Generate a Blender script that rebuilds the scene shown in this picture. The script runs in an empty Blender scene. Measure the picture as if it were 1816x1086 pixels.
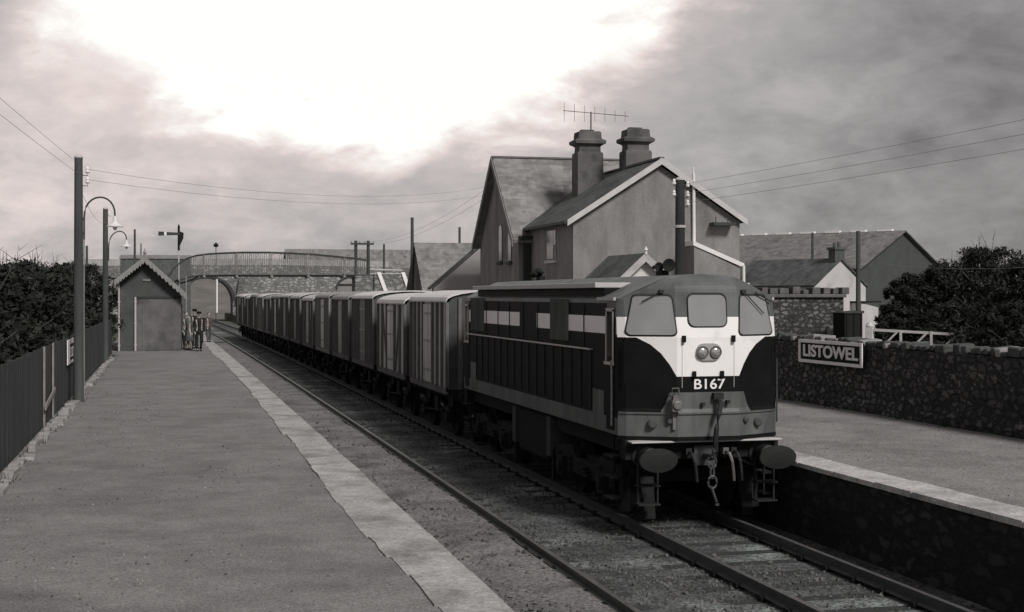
import bpy, bmesh, math, random
from mathutils import Vector, Matrix, Euler, noise
random.seed(7)
sc = bpy.context.scene
col = sc.collection
R = math.radians
# ------------------------------------------------------------------ camera, sky, sun, exposure
CAM_H, F, YH, PSI = 3.5, 2500.0, 524.0, R(13.78)
CS, SN = math.cos(PSI), math.sin(PSI)
cd = bpy.data.cameras.new('camera'); cam = bpy.data.objects.new('camera', cd); col.objects.link(cam)
cd.sensor_width = 36; cd.lens = F/1816*36; cd.shift_y = -19/1816; cd.clip_start = .1; cd.clip_end = 4000
cam.location = (0, 0, CAM_H); cam.rotation_euler = (R(90), 0, -PSI)
sc.camera = cam
sc.view_settings.view_transform = 'Standard'; sc.view_settings.look = 'None'
sc.view_settings.exposure = 0.0; sc.view_settings.gamma = 1

SUN_EL, SUN_AZ = R(40), R(163)       # azimuth clockwise from +Y
sd = bpy.data.lights.new('sun', 'SUN'); sun = bpy.data.objects.new('sun', sd); col.objects.link(sun)
sd.energy = 3.0; sd.angle = R(14); sd.color = (1, .975, .95)
sdir = Vector((math.sin(SUN_AZ)*math.cos(SUN_EL), math.cos(SUN_AZ)*math.cos(SUN_EL), math.sin(SUN_EL)))
sun.rotation_euler = sdir.to_track_quat('Z', 'Y').to_euler()

def make_world():
    w = bpy.data.worlds.new('World'); sc.world = w; w.use_nodes = True
    nt = w.node_tree; N = nt.nodes; L = nt.links; N.clear()
    def n(t, **k):
        x = N.new(t)
        for a, b in k.items(): setattr(x, a, b)
        return x
    def m(op, a, b=None, c=None, clamp=False):
        x = n('ShaderNodeMath', operation=op); x.use_clamp = clamp
        for i, v in enumerate((a, b, c)):
            if v is None: continue
            if isinstance(v, (int, float)): x.inputs[i].default_value = v
            else: L.new(v, x.inputs[i])
        return x.outputs[0]
    out = n('ShaderNodeOutputWorld'); bg = n('ShaderNodeBackground'); L.new(bg.outputs[0], out.inputs[0])
    sky = n('ShaderNodeTexSky', sky_type='NISHITA'); sky.sun_disc = False
    sky.sun_elevation = SUN_EL; sky.sun_rotation = SUN_AZ
    hs = n('ShaderNodeHueSaturation'); hs.inputs['Saturation'].default_value = .12; L.new(sky.outputs[0], hs.inputs['Color'])
    tc = n('ShaderNodeTexCoord'); sp = n('ShaderNodeSeparateXYZ'); L.new(tc.outputs['Generated'], sp.inputs[0])
    x, y, z = sp.outputs
    az = m('ARCTAN2', x, y)                      # radians right of +Y
    el = m('ARCSINE', z)
    azd = m('MULTIPLY', az, 57.2958); eld = m('MULTIPLY', el, 57.2958)
    cv = n('ShaderNodeCombineXYZ'); L.new(azd, cv.inputs[0]); L.new(m('MULTIPLY', eld, 2.0), cv.inputs[1])
    def noi(scale, det, rough, off, dist=0.0):
        mp = n('ShaderNodeMapping'); L.new(cv.outputs[0], mp.inputs[0]); mp.inputs['Location'].default_value = off
        t = n('ShaderNodeTexNoise'); t.inputs['Scale'].default_value = scale; t.inputs['Detail'].default_value = det
        t.inputs['Roughness'].default_value = rough; t.inputs['Distortion'].default_value = dist
        L.new(mp.outputs[0], t.inputs['Vector']); return t.outputs[0]
    n1 = noi(.085, 7, .55, (3, 1, 0), .6); n2 = noi(.26, 7, .58, (11, 4, 2), .4); n4 = noi(.7, 5, .6, (7, 9, 1), .2)
    # broad tone: left of view lighter, right darker
    base = m('MULTIPLY_ADD', m('SMOOTH_MIN', m('MAXIMUM', m('SUBTRACT', azd, 8), -14), 26, 2), -.0085, .435)
    cl = m('MULTIPLY_ADD', m('SUBTRACT', n1, .5), 1.5, m('MULTIPLY_ADD', m('SUBTRACT', n2, .5), 1.15, m('MULTIPLY_ADD', m('SUBTRACT', n4, .5), .5, 1.0)))
    v = m('MULTIPLY', base, cl)
    # far-left corner darker high up
    dl = n('ShaderNodeMapRange', interpolation_type='SMOOTHSTEP'); L.new(azd, dl.inputs[0])
    dl.inputs[1].default_value = -3; dl.inputs[2].default_value = -7.5; dl.inputs[3].default_value = 0; dl.inputs[4].default_value = .5
    dh = n('ShaderNodeMapRange', interpolation_type='SMOOTHSTEP'); L.new(eld, dh.inputs[0])
    dh.inputs[1].default_value = 7.5; dh.inputs[2].default_value = 11; dh.inputs[3].default_value = 0; dh.inputs[4].default_value = 1
    v = m('MULTIPLY', v, m('SUBTRACT', 1, m('MULTIPLY', dl.outputs[0], dh.outputs[0])))
    # lit break in the cloud
    ex = m('DIVIDE', m('SUBTRACT', azd, 7.8), 12.2); ey = m('DIVIDE', m('SUBTRACT', eld, 14.6), 6.5)
    d = m('SQRT', m('ADD', m('MULTIPLY', ex, ex), m('MULTIPLY', ey, ey)))
    d = m('ADD', d, m('MULTIPLY_ADD', n1, 1.9, m('MULTIPLY_ADD', m('SUBTRACT', n2, .5), 1.0, -.40)))
    gl = n('ShaderNodeMapRange', interpolation_type='SMOOTHSTEP'); L.new(d, gl.inputs[0])
    gl.inputs[1].default_value = 1.98; gl.inputs[2].default_value = 1.22; gl.inputs[3].default_value = 0; gl.inputs[4].default_value = 1
    gl2 = n('ShaderNodeMapRange', interpolation_type='SMOOTHSTEP'); L.new(d, gl2.inputs[0])
    gl2.inputs[1].default_value = 2.35; gl2.inputs[2].default_value = 1.4; gl2.inputs[3].default_value = 0; gl2.inputs[4].default_value = .22
    v = m('ADD', v, gl2.outputs[0]); v = m('MULTIPLY_ADD', gl.outputs[0], .75, v)
    sx_ = m('DIVIDE', m('SUBTRACT', azd, 5.5), 8.5); sy_ = m('DIVIDE', m('SUBTRACT', eld, 7.1), 1.5)
    ds = m('ADD', m('SQRT', m('ADD', m('MULTIPLY', sx_, sx_), m('MULTIPLY', sy_, sy_))), m('MULTIPLY', n2, 1.6))
    st = n('ShaderNodeMapRange', interpolation_type='SMOOTHSTEP'); L.new(ds, st.inputs[0])
    st.inputs[1].default_value = 1.75; st.inputs[2].default_value = .95; st.inputs[3].default_value = 0; st.inputs[4].default_value = .42
    v = m('ADD', v, st.outputs[0])
    hz = n('ShaderNodeMapRange'); L.new(eld, hz.inputs[0]); hz.inputs[1].default_value = 16; hz.inputs[2].default_value = 40
    hz.inputs[3].default_value = 1; hz.inputs[4].default_value = .62
    v = m('MULTIPLY', v, hz.outputs[0])
    cr = n('ShaderNodeValToRGB'); L.new(v, cr.inputs[0])
    e = cr.color_ramp.elements; e[0].position = 0; e[0].color = (0, 0, 0, 1); e[1].position = 1; e[1].color = (1, .985, .94, 1)
    e2 = cr.color_ramp.elements.new(.35); e2.color = (.36, .342, .342, 1)
    e3 = cr.color_ramp.elements.new(.66); e3.color = (.72, .62, .60, 1)
    mul = n('ShaderNodeVectorMath', operation='MULTIPLY_ADD')
    skys = n('ShaderNodeVectorMath', operation='SCALE'); L.new(hs.outputs[0], skys.inputs[0]); skys.inputs['Scale'].default_value = .07*.12
    add = n('ShaderNodeVectorMath', operation='ADD'); L.new(skys.outputs[0], add.inputs[0])
    L.new(cr.outputs[0], add.inputs[1]); L.new(add.outputs[0], bg.inputs[0]); bg.inputs[1].default_value = 1.0
make_world()

# ------------------------------------------------------------------ helpers
def at(px, py, Y):                 # the place seen at a photo point, Y metres along the line
    r = (px-908)/F; X = Y*(SN+r*CS)/(CS-r*SN); d = X*SN+Y*CS
    return Vector((X, Y, CAM_H+(YH-py)*d/F))
def curve_off(Y): return -(max(0.0, Y-20))**2/15000.0

_mats = {}
def mat(name, c, rough=.85, var=.25, scale=3.0, bump=0.0, bscale=30.0, metal=0.0, streak=0.0, spec=.3, stain=None):
    if name in _mats: return _mats[name]
    if isinstance(c, (int, float)): c = (c, c*.965, c*.955) if c > .1 else (c*.93, c*1.0, c*.98)
    m = bpy.data.materials.new(name); m.use_nodes = True; nt = m.node_tree; L = nt.links
    b = nt.nodes['Principled BSDF']; b.inputs['Roughness'].default_value = rough; b.inputs['Metallic'].default_value = metal
    b.inputs['Specular IOR Level'].default_value = spec
    tc = nt.nodes.new('ShaderNodeTexCoord')
    mp = nt.nodes.new('ShaderNodeMapping'); L.new(tc.outputs['Object'], mp.inputs[0])
    if streak: mp.inputs['Scale'].default_value = (1, 1, streak)
    nz = nt.nodes.new('ShaderNodeTexNoise'); nz.inputs['Scale'].default_value = scale; nz.inputs['Detail'].default_value = 6
    nz.inputs['Roughness'].default_value = .62; L.new(mp.outputs[0], nz.inputs['Vector'])
    mr = nt.nodes.new('ShaderNodeMapRange'); mr.inputs[1].default_value = .28; mr.inputs[2].default_value = .72
    mr.inputs[3].default_value = 1-var; mr.inputs[4].default_value = 1+var; L.new(nz.outputs[0], mr.inputs[0])
    vm = nt.nodes.new('ShaderNodeVectorMath'); vm.operation = 'SCALE'; vm.inputs[0].default_value = c[:3]
    L.new(mr.outputs[0], vm.inputs['Scale']); outc = vm.outputs[0]
    if stain:                       # (colour factor, scale, threshold)
        n2 = nt.nodes.new('ShaderNodeTexNoise'); n2.inputs['Scale'].default_value = stain[1]; n2.inputs['Detail'].default_value = 5
        L.new(mp.outputs[0], n2.inputs['Vector'])
        m2 = nt.nodes.new('ShaderNodeMapRange'); m2.inputs[1].default_value = stain[2]; m2.inputs[2].default_value = stain[2]+.12
        m2.inputs[3].default_value = 1; m2.inputs[4].default_value = stain[0]; L.new(n2.outputs[0], m2.inputs[0])
        v2 = nt.nodes.new('ShaderNodeVectorMath'); v2.operation = 'SCALE'; L.new(outc, v2.inputs[0]); L.new(m2.outputs[0], v2.inputs['Scale'])
        outc = v2.outputs[0]
    L.new(outc, b.inputs['Base Color'])
    if bump:
        n3 = nt.nodes.new('ShaderNodeTexNoise'); n3.inputs['Scale'].default_value = bscale; n3.inputs['Detail'].default_value = 4
        L.new(tc.outputs['Object'], n3.inputs['Vector'])
        bp = nt.nodes.new('ShaderNodeBump'); bp.inputs['Strength'].default_value = 1; bp.inputs['Distance'].default_value = bump
        L.new(n3.outputs[0], bp.inputs['Height']); L.new(bp.outputs[0], b.inputs['Normal'])
    m['bsdf'] = b.name
    _mats[name] = m; return m

def speckle(m, scale, lo, hi, rnd=True):
    """multiply a material's colour by a cellular speckle and give it cellular relief"""
    nt = m.node_tree; L = nt.links; b = nt.nodes['Principled BSDF']
    src = b.inputs['Base Color'].links[0].from_socket
    tc = nt.nodes.new('ShaderNodeTexCoord'); v = nt.nodes.new('ShaderNodeTexVoronoi'); v.inputs['Scale'].default_value = scale
    L.new(tc.outputs['Object'], v.inputs['Vector'])
    sp = nt.nodes.new('ShaderNodeSeparateXYZ'); L.new(v.outputs['Color'], sp.inputs[0])
    mr = nt.nodes.new('ShaderNodeMapRange'); mr.inputs[3].default_value = lo; mr.inputs[4].default_value = hi; L.new(sp.outputs[0], mr.inputs[0])
    s = nt.nodes.new('ShaderNodeVectorMath'); s.operation = 'SCALE'; L.new(src, s.inputs[0]); L.new(mr.outputs[0], s.inputs['Scale'])
    L.new(s.outputs[0], b.inputs['Base Color'])
    return m

class MB:
    def __init__(s): s.v = []; s.f = []; s.m = []
    def add(s, vs, fs, mi=0):
        o = len(s.v); s.v += [tuple(v) for v in vs]
        for f in fs: s.f.append([i+o for i in f]); s.m.append(mi)
        return s
    def box(s, x0, x1, y0, y1, z0, z1, mi=0, M=None):
        vs = [Vector(p) for p in ((x0,y0,z0),(x1,y0,z0),(x1,y1,z0),(x0,y1,z0),(x0,y0,z1),(x1,y0,z1),(x1,y1,z1),(x0,y1,z1))]
        if M is not None: vs = [M @ v for v in vs]
        return s.add(vs, [(0,3,2,1),(4,5,6,7),(0,1,5,4),(1,2,6,5),(2,3,7,6),(3,0,4,7)], mi)
    def cbox(s, c, d, mi=0, M=None):
        return s.box(c[0]-d[0]/2, c[0]+d[0]/2, c[1]-d[1]/2, c[1]+d[1]/2, c[2]-d[2]/2, c[2]+d[2]/2, mi, M)
    def prism(s, poly, vec, mi=0):
        """poly: list of 3-D points (planar), extruded by vec"""
        n = len(poly); vec = Vector(vec); a = [Vector(p) for p in poly]; b = [p+vec for p in a]
        return s.add(a+b, [list(range(n))[::-1], list(range(n, 2*n))]+[(i, (i+1) % n, (i+1) % n+n, i+n) for i in range(n)], mi)
    def tube(s, pts, r, seg=8, mi=0, cap=True):
        pts = [Vector(p) for p in pts]; rr = r if isinstance(r, (list, tuple)) else [r]*len(pts); vs = []; fs = []
        for i, p in enumerate(pts):
            t = (pts[min(i+1, len(pts)-1)]-pts[max(i-1, 0)]).normalized()
            up = Vector((0, 0, 1)) if abs(t.z) < .95 else Vector((1, 0, 0))
            u = t.cross(up).normalized(); w = t.cross(u).normalized()
            for k in range(seg):
                a = 2*math.pi*k/seg; vs.append(p+(u*math.cos(a)+w*math.sin(a))*rr[i])
        for i in range(len(pts)-1):
            for k in range(seg):
                a = i*seg+k; b = i*seg+(k+1) % seg; fs.append((a, a+seg, b+seg, b))
        if cap: fs.append(tuple(range(seg))); fs.append(tuple(range((len(pts)-1)*seg, len(pts)*seg))[::-1])
        return s.add(vs, fs, mi)
    def lathe(s, c, axis, prof, seg=16, mi=0, sx=1.0, sz=1.0):
        """prof: (radius, height along axis)"""
        c = Vector(c); ax = Vector(axis).normalized(); up = Vector((0, 0, 1)) if abs(ax.z) < .9 else Vector((1, 0, 0))
        u = ax.cross(up).normalized(); w = u.cross(ax).normalized(); vs = []; fs = []
        for r, h in prof:
            for k in range(seg):
                a = 2*math.pi*k/seg; vs.append(c+ax*h+u*math.cos(a)*r*sx+w*math.sin(a)*r*sz)
        for i in range(len(prof)-1):
            for k in range(seg):
                a = i*seg+k; b = i*seg+(k+1) % seg; fs.append((a, b, b+seg, a+seg))
        fs.append(tuple(range(seg))[::-1]); fs.append(tuple(range((len(prof)-1)*seg, len(prof)*seg)))
        return s.add(vs, fs, mi)
    def build(s, name, mats, parent=None, loc=None, smooth=False, bevel=0, fix=True):
        me = bpy.data.meshes.new(name); me.from_pydata(s.v, [], s.f)
        if not isinstance(mats, (list, tuple)): mats = [mats]
        for m in mats: me.materials.append(m)
        for p, mi in zip(me.polygons, s.m): p.material_index = mi; p.use_smooth = smooth
        if fix:
            bm = bmesh.new(); bm.from_mesh(me); bmesh.ops.recalc_face_normals(bm, faces=bm.faces); bm.to_mesh(me); bm.free()
        me.update(); o = bpy.data.objects.new(name, me); col.objects.link(o)
        if parent: o.parent = parent
        if loc: o.location = loc
        if bevel:
            b = o.modifiers.new('bevel', 'BEVEL'); b.width = bevel; b.segments = 2; b.limit_method = 'ANGLE'
        if smooth and fix:
            try: me.set_sharp_from_angle(angle=R(40))
            except Exception: pass
        return o
def tag(o, label=None, cat=None, group=None, kind=None):
    if label: o['label'] = label
    if cat: o['category'] = cat
    if group: o['group'] = group
    if kind: o['kind'] = kind
    return o
def empty(name, loc=(0, 0, 0), rz=0, **k):
    o = bpy.data.objects.new(name, None); col.objects.link(o); o.location = loc; o.rotation_euler = (0, 0, rz); o.empty_display_size = .2
    return tag(o, **k)
def copy_tree(o, parent=None):
    c = o.copy(); col.objects.link(c); c.parent = parent
    for ch in list(o.children): copy_tree(ch, c)
    return c
def text(s, name, m, parent, loc, rot, w, h, bold=.004, ext=.002):
    cu = bpy.data.curves.new(name, 'FONT'); cu.body = s; cu.align_x = 'CENTER'; cu.align_y = 'CENTER'; cu.offset = bold; cu.extrude = ext
    cu.size = 1; cu.materials.append(m); o = bpy.data.objects.new(name, cu); col.objects.link(o)
    bpy.context.view_layer.update(); d = o.dimensions.copy()
    me = bpy.data.meshes.new_from_object(o); me.transform(Matrix.Diagonal((w/d.x, h/d.y, 1, 1))); bpy.data.objects.remove(o); bpy.data.curves.remove(cu)
    me.name = name; o = bpy.data.objects.new(name, me); col.objects.link(o)
    o.location = loc; o.rotation_euler = rot; o.parent = parent
    return o

# ------------------------------------------------------------------ materials
TARMAC = speckle(mat('tarmac', .205, .95, .22, 1.6, .02, 30, stain=(.84, .55, .5)), 60, .7, 1.3)
TARMAC2 = speckle(mat('tarmac_right', .24, .95, .2, 1.4, .02, 30, stain=(.82, .5, .52)), 45, .6, 1.4)
FLAG = speckle(mat('edging_slab', .37, .85, .3, 2.2, .015, 25, stain=(.68, .9, .5)), 30, .8, 1.2)
FLAGR = speckle(mat('edging_slab_pale', .47, .85, .24, 2.2, .015, 25, stain=(.72, .8, .5)), 30, .8, 1.2)
BALLAST = speckle(mat('ballast_bed', .085, .98, .6, .9, .03, 22, stain=(2.3, .5, .50)), 26, .45, 1.7)
EARTH = speckle(mat('cinder_bed', .165, .98, .4, .9, .02, 30, stain=(.62, 1.1, .55)), 30, .6, 1.45)
GRAVEL = mat('gravel_stone', .105, .95, .75, 1.6)
LAND = mat('field_grass', (.075, .082, .062), .98, .4, .05, .05, 3)
PWALL = mat('platform_wall', .045, .9, .4, 2.0, .03, 8)
RAILM = mat('rail_steel', .09, .5, .2, 4, metal=.4)
RAILT = mat('rail_head_polished', .16, .45, .3, 3, metal=.5)
SLEEPER = mat('sleeper_timber', .045, .95, .4, 5, .01, 30)
BLK = mat('black_paint', .008, .62, .3, 3, spec=.10)
BLKD = mat('underframe_grime', .012, .9, .35, 6, .006, 30)
GREY = mat('grey_paint', (.105, .112, .11), .55, .35, 2.6, spec=.3, streak=.3, stain=(.65, 1.6, .53))
GREYR = mat('roof_grey_paint', (.15, .15, .148), .6, .16, 1.5)
WHT = mat('white_paint', .84, .5, .05, 2.0, stain=(.9, 3, .6))
LEDGE = mat('pale_ledge', .46, .7, .12, 3)
GLASS = mat('window_glass', (.26, .26, .26), .06, .12, 1.5, spec=.6)  # opaque grey: the panes' reflected light is put into the base colour
RUB = mat('window_rubber', .03, .7, .1)
STEEL = mat('bright_steel', .09, .5, .35, 12, metal=.4)
BUFM = mat('buffer_steel', .014, .6, .3, 6)
VROOF = mat('van_roof_felt', .50, .85, .14, 1.2, stain=(.8, 1, .56))
PLASTER = speckle(mat('grey_render', .215, .92, .30, 1.3, .015, 18, streak=.35, stain=(.72, .7, .54)), 14, .94, 1.05)
PLASTD = mat('weathered_render', .15, .92, .22, .9, .012, 18, stain=(.75, .8, .5))
CONC = mat('pale_concrete', .36, .9, .2, 1)
WINT = mat('window_dark', .03, .15, .2, 2, spec=.6)
BARGE = mat('painted_bargeboard', .52, .7, .12, 2)
CREAM = mat('cream_paint', .7, .6, .08, 2)
TIMB = mat('creosoted_timber', .050, .9, .35, 2, .008, 25, streak=.15)
POLEM = mat('pole_timber', .07, .85, .35, 3, .01, 25, streak=.12)
FENM = mat('fence_boards', (.040, .044, .044), .9, .35, 3, .004, 30, streak=.15)
FPOST = mat('fence_post_pale', .24, .9, .2, 5)
IRON = mat('painted_iron', .05, .6, .2, 3)
IRONL = mat('pale_iron', .22, .6, .2, 3)
STONEK = mat('kerb_stone', .30, .9, .3, 3, .02, 20)
CERAM = mat('white_ceramic', .8, .25, .05, 5)
BARK = mat('bark', .06, .95, .3, 5, .02, 20)
WIREM = mat('wire_metal', .28, .6, .05)

def slate(name, c, tile=.32, var=.2):
    m = mat(name, c, .75, .28, 1.4, 0, streak=.3, stain=(.68, .9, .52)); nt = m.node_tree; L = nt.links; b = nt.nodes['Principled BSDF']
    src = b.inputs['Base Color'].links[0].from_socket
    tc = nt.nodes.new('ShaderNodeTexCoord')
    mp = nt.nodes.new('ShaderNodeMapping'); L.new(tc.outputs['Object'], mp.inputs[0]); mp.inputs['Scale'].default_value = (3.2, 3.2, 5.2)
    v = nt.nodes.new('ShaderNodeTexVoronoi'); L.new(mp.outputs[0], v.inputs['Vector']); v.inputs['Scale'].default_value = 1.0; v.inputs['Randomness'].default_value = .35
    sp = nt.nodes.new('ShaderNodeSeparateXYZ'); L.new(v.outputs['Color'], sp.inputs[0])
    mr = nt.nodes.new('ShaderNodeMapRange'); mr.inputs[3].default_value = 1-var; mr.inputs[4].default_value = 1+var; L.new(sp.outputs[0], mr.inputs[0])
    s = nt.nodes.new('ShaderNodeVectorMath'); s.operation = 'SCALE'; L.new(src, s.inputs[0]); L.new(mr.outputs[0], s.inputs['Scale'])
    L.new(s.outputs[0], b.inputs['Base Color'])
    w = nt.nodes.new('ShaderNodeTexWave'); w.bands_direction = 'Z'; w.wave_profile = 'SAW'; w.inputs['Scale'].default_value = .9
    L.new(tc.outputs['Object'], w.inputs['Vector'])
    bp = nt.nodes.new('ShaderNodeBump'); bp.inputs['Distance'].default_value = .05; L.new(w.outputs['Fac'], bp.inputs['Height']); L.new(bp.outputs[0], b.inputs['Normal'])
    return m
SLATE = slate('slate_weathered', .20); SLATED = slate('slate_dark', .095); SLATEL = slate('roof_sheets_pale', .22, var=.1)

def rubble(name, c, mort, sc_=(2.6, 2.6, 4.2), lo=.3, hi=1.9):
    m = bpy.data.materials.new(name); m.use_nodes = True; nt = m.node_tree; L = nt.links; b = nt.nodes['Principled BSDF']; b.inputs['Roughness'].default_value = .95
    tc = nt.nodes.new('ShaderNodeTexCoord'); mp = nt.nodes.new('ShaderNodeMapping'); L.new(tc.outputs['Object'], mp.inputs[0]); mp.inputs['Scale'].default_value = sc_
    nd = nt.nodes.new('ShaderNodeTexNoise'); nd.inputs['Scale'].default_value = 2.5; L.new(mp.outputs[0], nd.inputs['Vector'])
    ad = nt.nodes.new('ShaderNodeVectorMath'); ad.operation = 'MULTIPLY_ADD'; L.new(nd.outputs['Color'], ad.inputs[0]); ad.inputs[1].default_value = (1.3,)*3; nd.inputs['Detail'].default_value = 5; nd.inputs['Roughness'].default_value = .65; L.new(mp.outputs[0], ad.inputs[2])
    v = nt.nodes.new('ShaderNodeTexVoronoi'); L.new(ad.outputs[0], v.inputs['Vector']); v.inputs['Scale'].default_value = 1
    e = nt.nodes.new('ShaderNodeTexVoronoi'); e.feature = 'DISTANCE_TO_EDGE'; L.new(ad.outputs[0], e.inputs['Vector']); e.inputs['Scale'].default_value = 1
    sp = nt.nodes.new('ShaderNodeSeparateXYZ'); L.new(v.outputs['Color'], sp.inputs[0])
    mr = nt.nodes.new('ShaderNodeMapRange'); mr.inputs[3].default_value = lo; mr.inputs[4].default_value = hi; L.new(sp.outputs[0], mr.inputs[0])
    big = nt.nodes.new('ShaderNodeTexNoise'); big.inputs['Scale'].default_value = .45; big.inputs['Detail'].default_value = 4; L.new(tc.outputs['Object'], big.inputs['Vector'])
    bm_ = nt.nodes.new('ShaderNodeMapRange'); bm_.inputs[1].default_value = .3; bm_.inputs[2].default_value = .7; bm_.inputs[3].default_value = .5; bm_.inputs[4].default_value = 1.5; L.new(big.outputs[0], bm_.inputs[0])
    mu = nt.nodes.new('ShaderNodeMath'); mu.operation = 'MULTIPLY'; L.new(mr.outputs[0], mu.inputs[0]); L.new(bm_.outputs[0], mu.inputs[1])
    s = nt.nodes.new('ShaderNodeVectorMath'); s.operation = 'SCALE'; s.inputs[0].default_value = (c, c*.98, c*.96); L.new(mu.outputs[0], s.inputs['Scale'])
    em = nt.nodes.new('ShaderNodeMapRange'); em.inputs[1].default_value = .01; em.inputs[2].default_value = .16; L.new(e.outputs['Distance'], em.inputs[0])
    mx = nt.nodes.new('ShaderNodeMix'); mx.data_type = 'RGBA'; L.new(em.outputs[0], mx.inputs['Factor']); mx.inputs['A'].default_value = (mort, mort, mort*.97, 1)
    L.new(s.outputs[0], mx.inputs['B']); L.new(mx.outputs['Result'], b.inputs['Base Color'])
    bp = nt.nodes.new('ShaderNodeBump'); bp.inputs['Distance'].default_value = .06; L.new(em.outputs[0], bp.inputs['Height']); L.new(bp.outputs[0], b.inputs['Normal'])
    return m
RUBBLE = rubble('rubble_stone', .088, .030, (3.8, 3.8, 6.6), .35, 1.9)
RUBBLE2 = rubble('grey_rubble_stone', .11, .06, (3.6, 3.6, 6.0), .5, 1.5)
RUBBLE3 = rubble('bridge_stone', .25, .20, (1.6, 1.6, 2.8), .7, 1.3)

# ------------------------------------------------------------------ setting: land, bed, platforms
def zland(X, Y):
    return .72
def ground():
    xs = [-1500, -400, -100, -30, -8, -2.6, 2.2, 2.35, 9.85, 10.0, 14, 22, 60, 150, 500, 1500]
    ys = [-60, -15, 0, 20, 40, 60, 80, 95, 120, 160, 205, 260, 400, 800, 1500, 3000]
    vs = []; fs = []
    for y in ys:
        for i, x in enumerate(xs):
            bed = 2.3 < x < 9.9
            z = -.24 if bed else .72
            xx = x+curve_off(min(y, 130)) if 2 < x < 10.5 else x
            if not bed and abs(x) > 60: z += min(3, (abs(x)-60)*.008)+ (noise.noise(Vector((x*.01, y*.01, 0)))*1.0)
            vs.append((xx, y, z))
    n = len(xs)
    for j in range(len(ys)-1):
        for i in range(n-1): fs.append((j*n+i, j*n+i+1, (j+1)*n+i+1, (j+1)*n+i))
    tag(MB().add(vs, fs).build('ground', LAND, fix=False), kind='structure')
ground()
def strip(name, x0, x1, y0, y1, z, m, step=4.0, jit=0, kind='structure', thick=None):
    vs = []; fs = []; n = int((y1-y0)/step)+1
    for j in range(n+1):
        y = min(y0+j*step, y1); c = curve_off(y)
        vs += [(x0+c+(random.uniform(-jit, jit) if jit else 0), y, z), (x1+c, y, z)]
        if j: a = 2*j; fs.append((a-2, a-1, a+1, a))
    return tag(MB().add(vs, fs).build(name, m, fix=False), kind=kind)
strip('track_bed', 2.36, 9.84, -14, 300, -.20, BALLAST)
# cinder walkway surface between the left rail pair and the platform is smoother
vs = []; fs = []
for j in range(160):
    y = -10+j*2.0; c = curve_off(y)
    a = 5.02+.05*math.sin(y*.9)+random.uniform(-.04, .04)
    vs += [(2.4+c, y, -.17), (3.4+c, y, -.14), (a+c, y, -.12)]
    if j:
        k = 3*j; fs += [(k-3, k-2, k+1, k), (k-2, k-1, k+2, k+1)]
tag(MB().add(vs, fs).build('cinder_path', EARTH, fix=False), kind='structure')

# left platform: body, top sheet and edge slabs
PWR = rubble('platform_masonry', .028, .014, (3.0, 3.0, 6.0), .5, 1.7)
def platform(name, x_back, x_edge, y0, y1, side, top_m, edge_m, sw, zt=.93):
    root = empty(name); tag(root, kind='structure')
    mb = MB(); n = 60; vs = []; fs = []
    for j in range(n+1):
        y = y0+(y1-y0)*j/n; c = curve_off(y); xe = x_edge+c-side*.04
        vs += [(x_back, y, zt), (xe, y, zt), (xe, y, -.4), (x_back, y, -.4)]
        if j:
            a = 4*j; fs += [(a-4, a-3, a+1, a, 'T'), (a-3, a-2, a+2, a+1, 'W'), (a-4, a, a+3, a-1, 'W')]
    o = len(mb.v); mb.v += vs
    for f in fs: mb.f.append(list(f[:4])); mb.m.append(0 if f[4] == 'T' else 1)
    mb.f.append([0, 1, 2, 3]); mb.m.append(1); k = 4*n; mb.f.append([k, k+3, k+2, k+1]); mb.m.append(1)
    mb.build('platform_surface', [top_m, PWR], root)
    e = MB(); y = y0; w_prev = sw; k = 0; drift = 0
    rnd = random.Random(5 if side < 0 else 9)
    while y < y1-1:
        L_ = rnd.uniform(.9, 1.5); ya, yb = y+.011, y+L_-.011; k += 1
        drift = max(-.06, min(.09, drift+rnd.uniform(-.045, .045)))
        pts_in = []
        for t in (0, .33, .66, 1):
            yy = ya+(yb-ya)*t; pts_in.append((x_edge-side*(-0)-(sw+drift+rnd.uniform(-.012, .012))*(1 if side > 0 else -1)+curve_off(yy), yy))
        pts_out = [(x_edge+curve_off(yy)+rnd.uniform(-.006, .006), yy) for yy in (yb, ya)]
        poly = [(p[0], p[1], zt-.06) for p in (pts_in+pts_out)]
        e.prism(poly, (0, 0, .072+rnd.uniform(-.006, .012)), 0)
        y += L_
    e.build('edge_slabs', edge_m, root)
    return root
platform('platform_left', -2.75, 2.74, -8, 96, 1, TARMAC, FLAG, .60)
platform('platform_right', 15.7, 9.40, -8, 105, -1, TARMAC2, FLAGR, .52)

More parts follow.
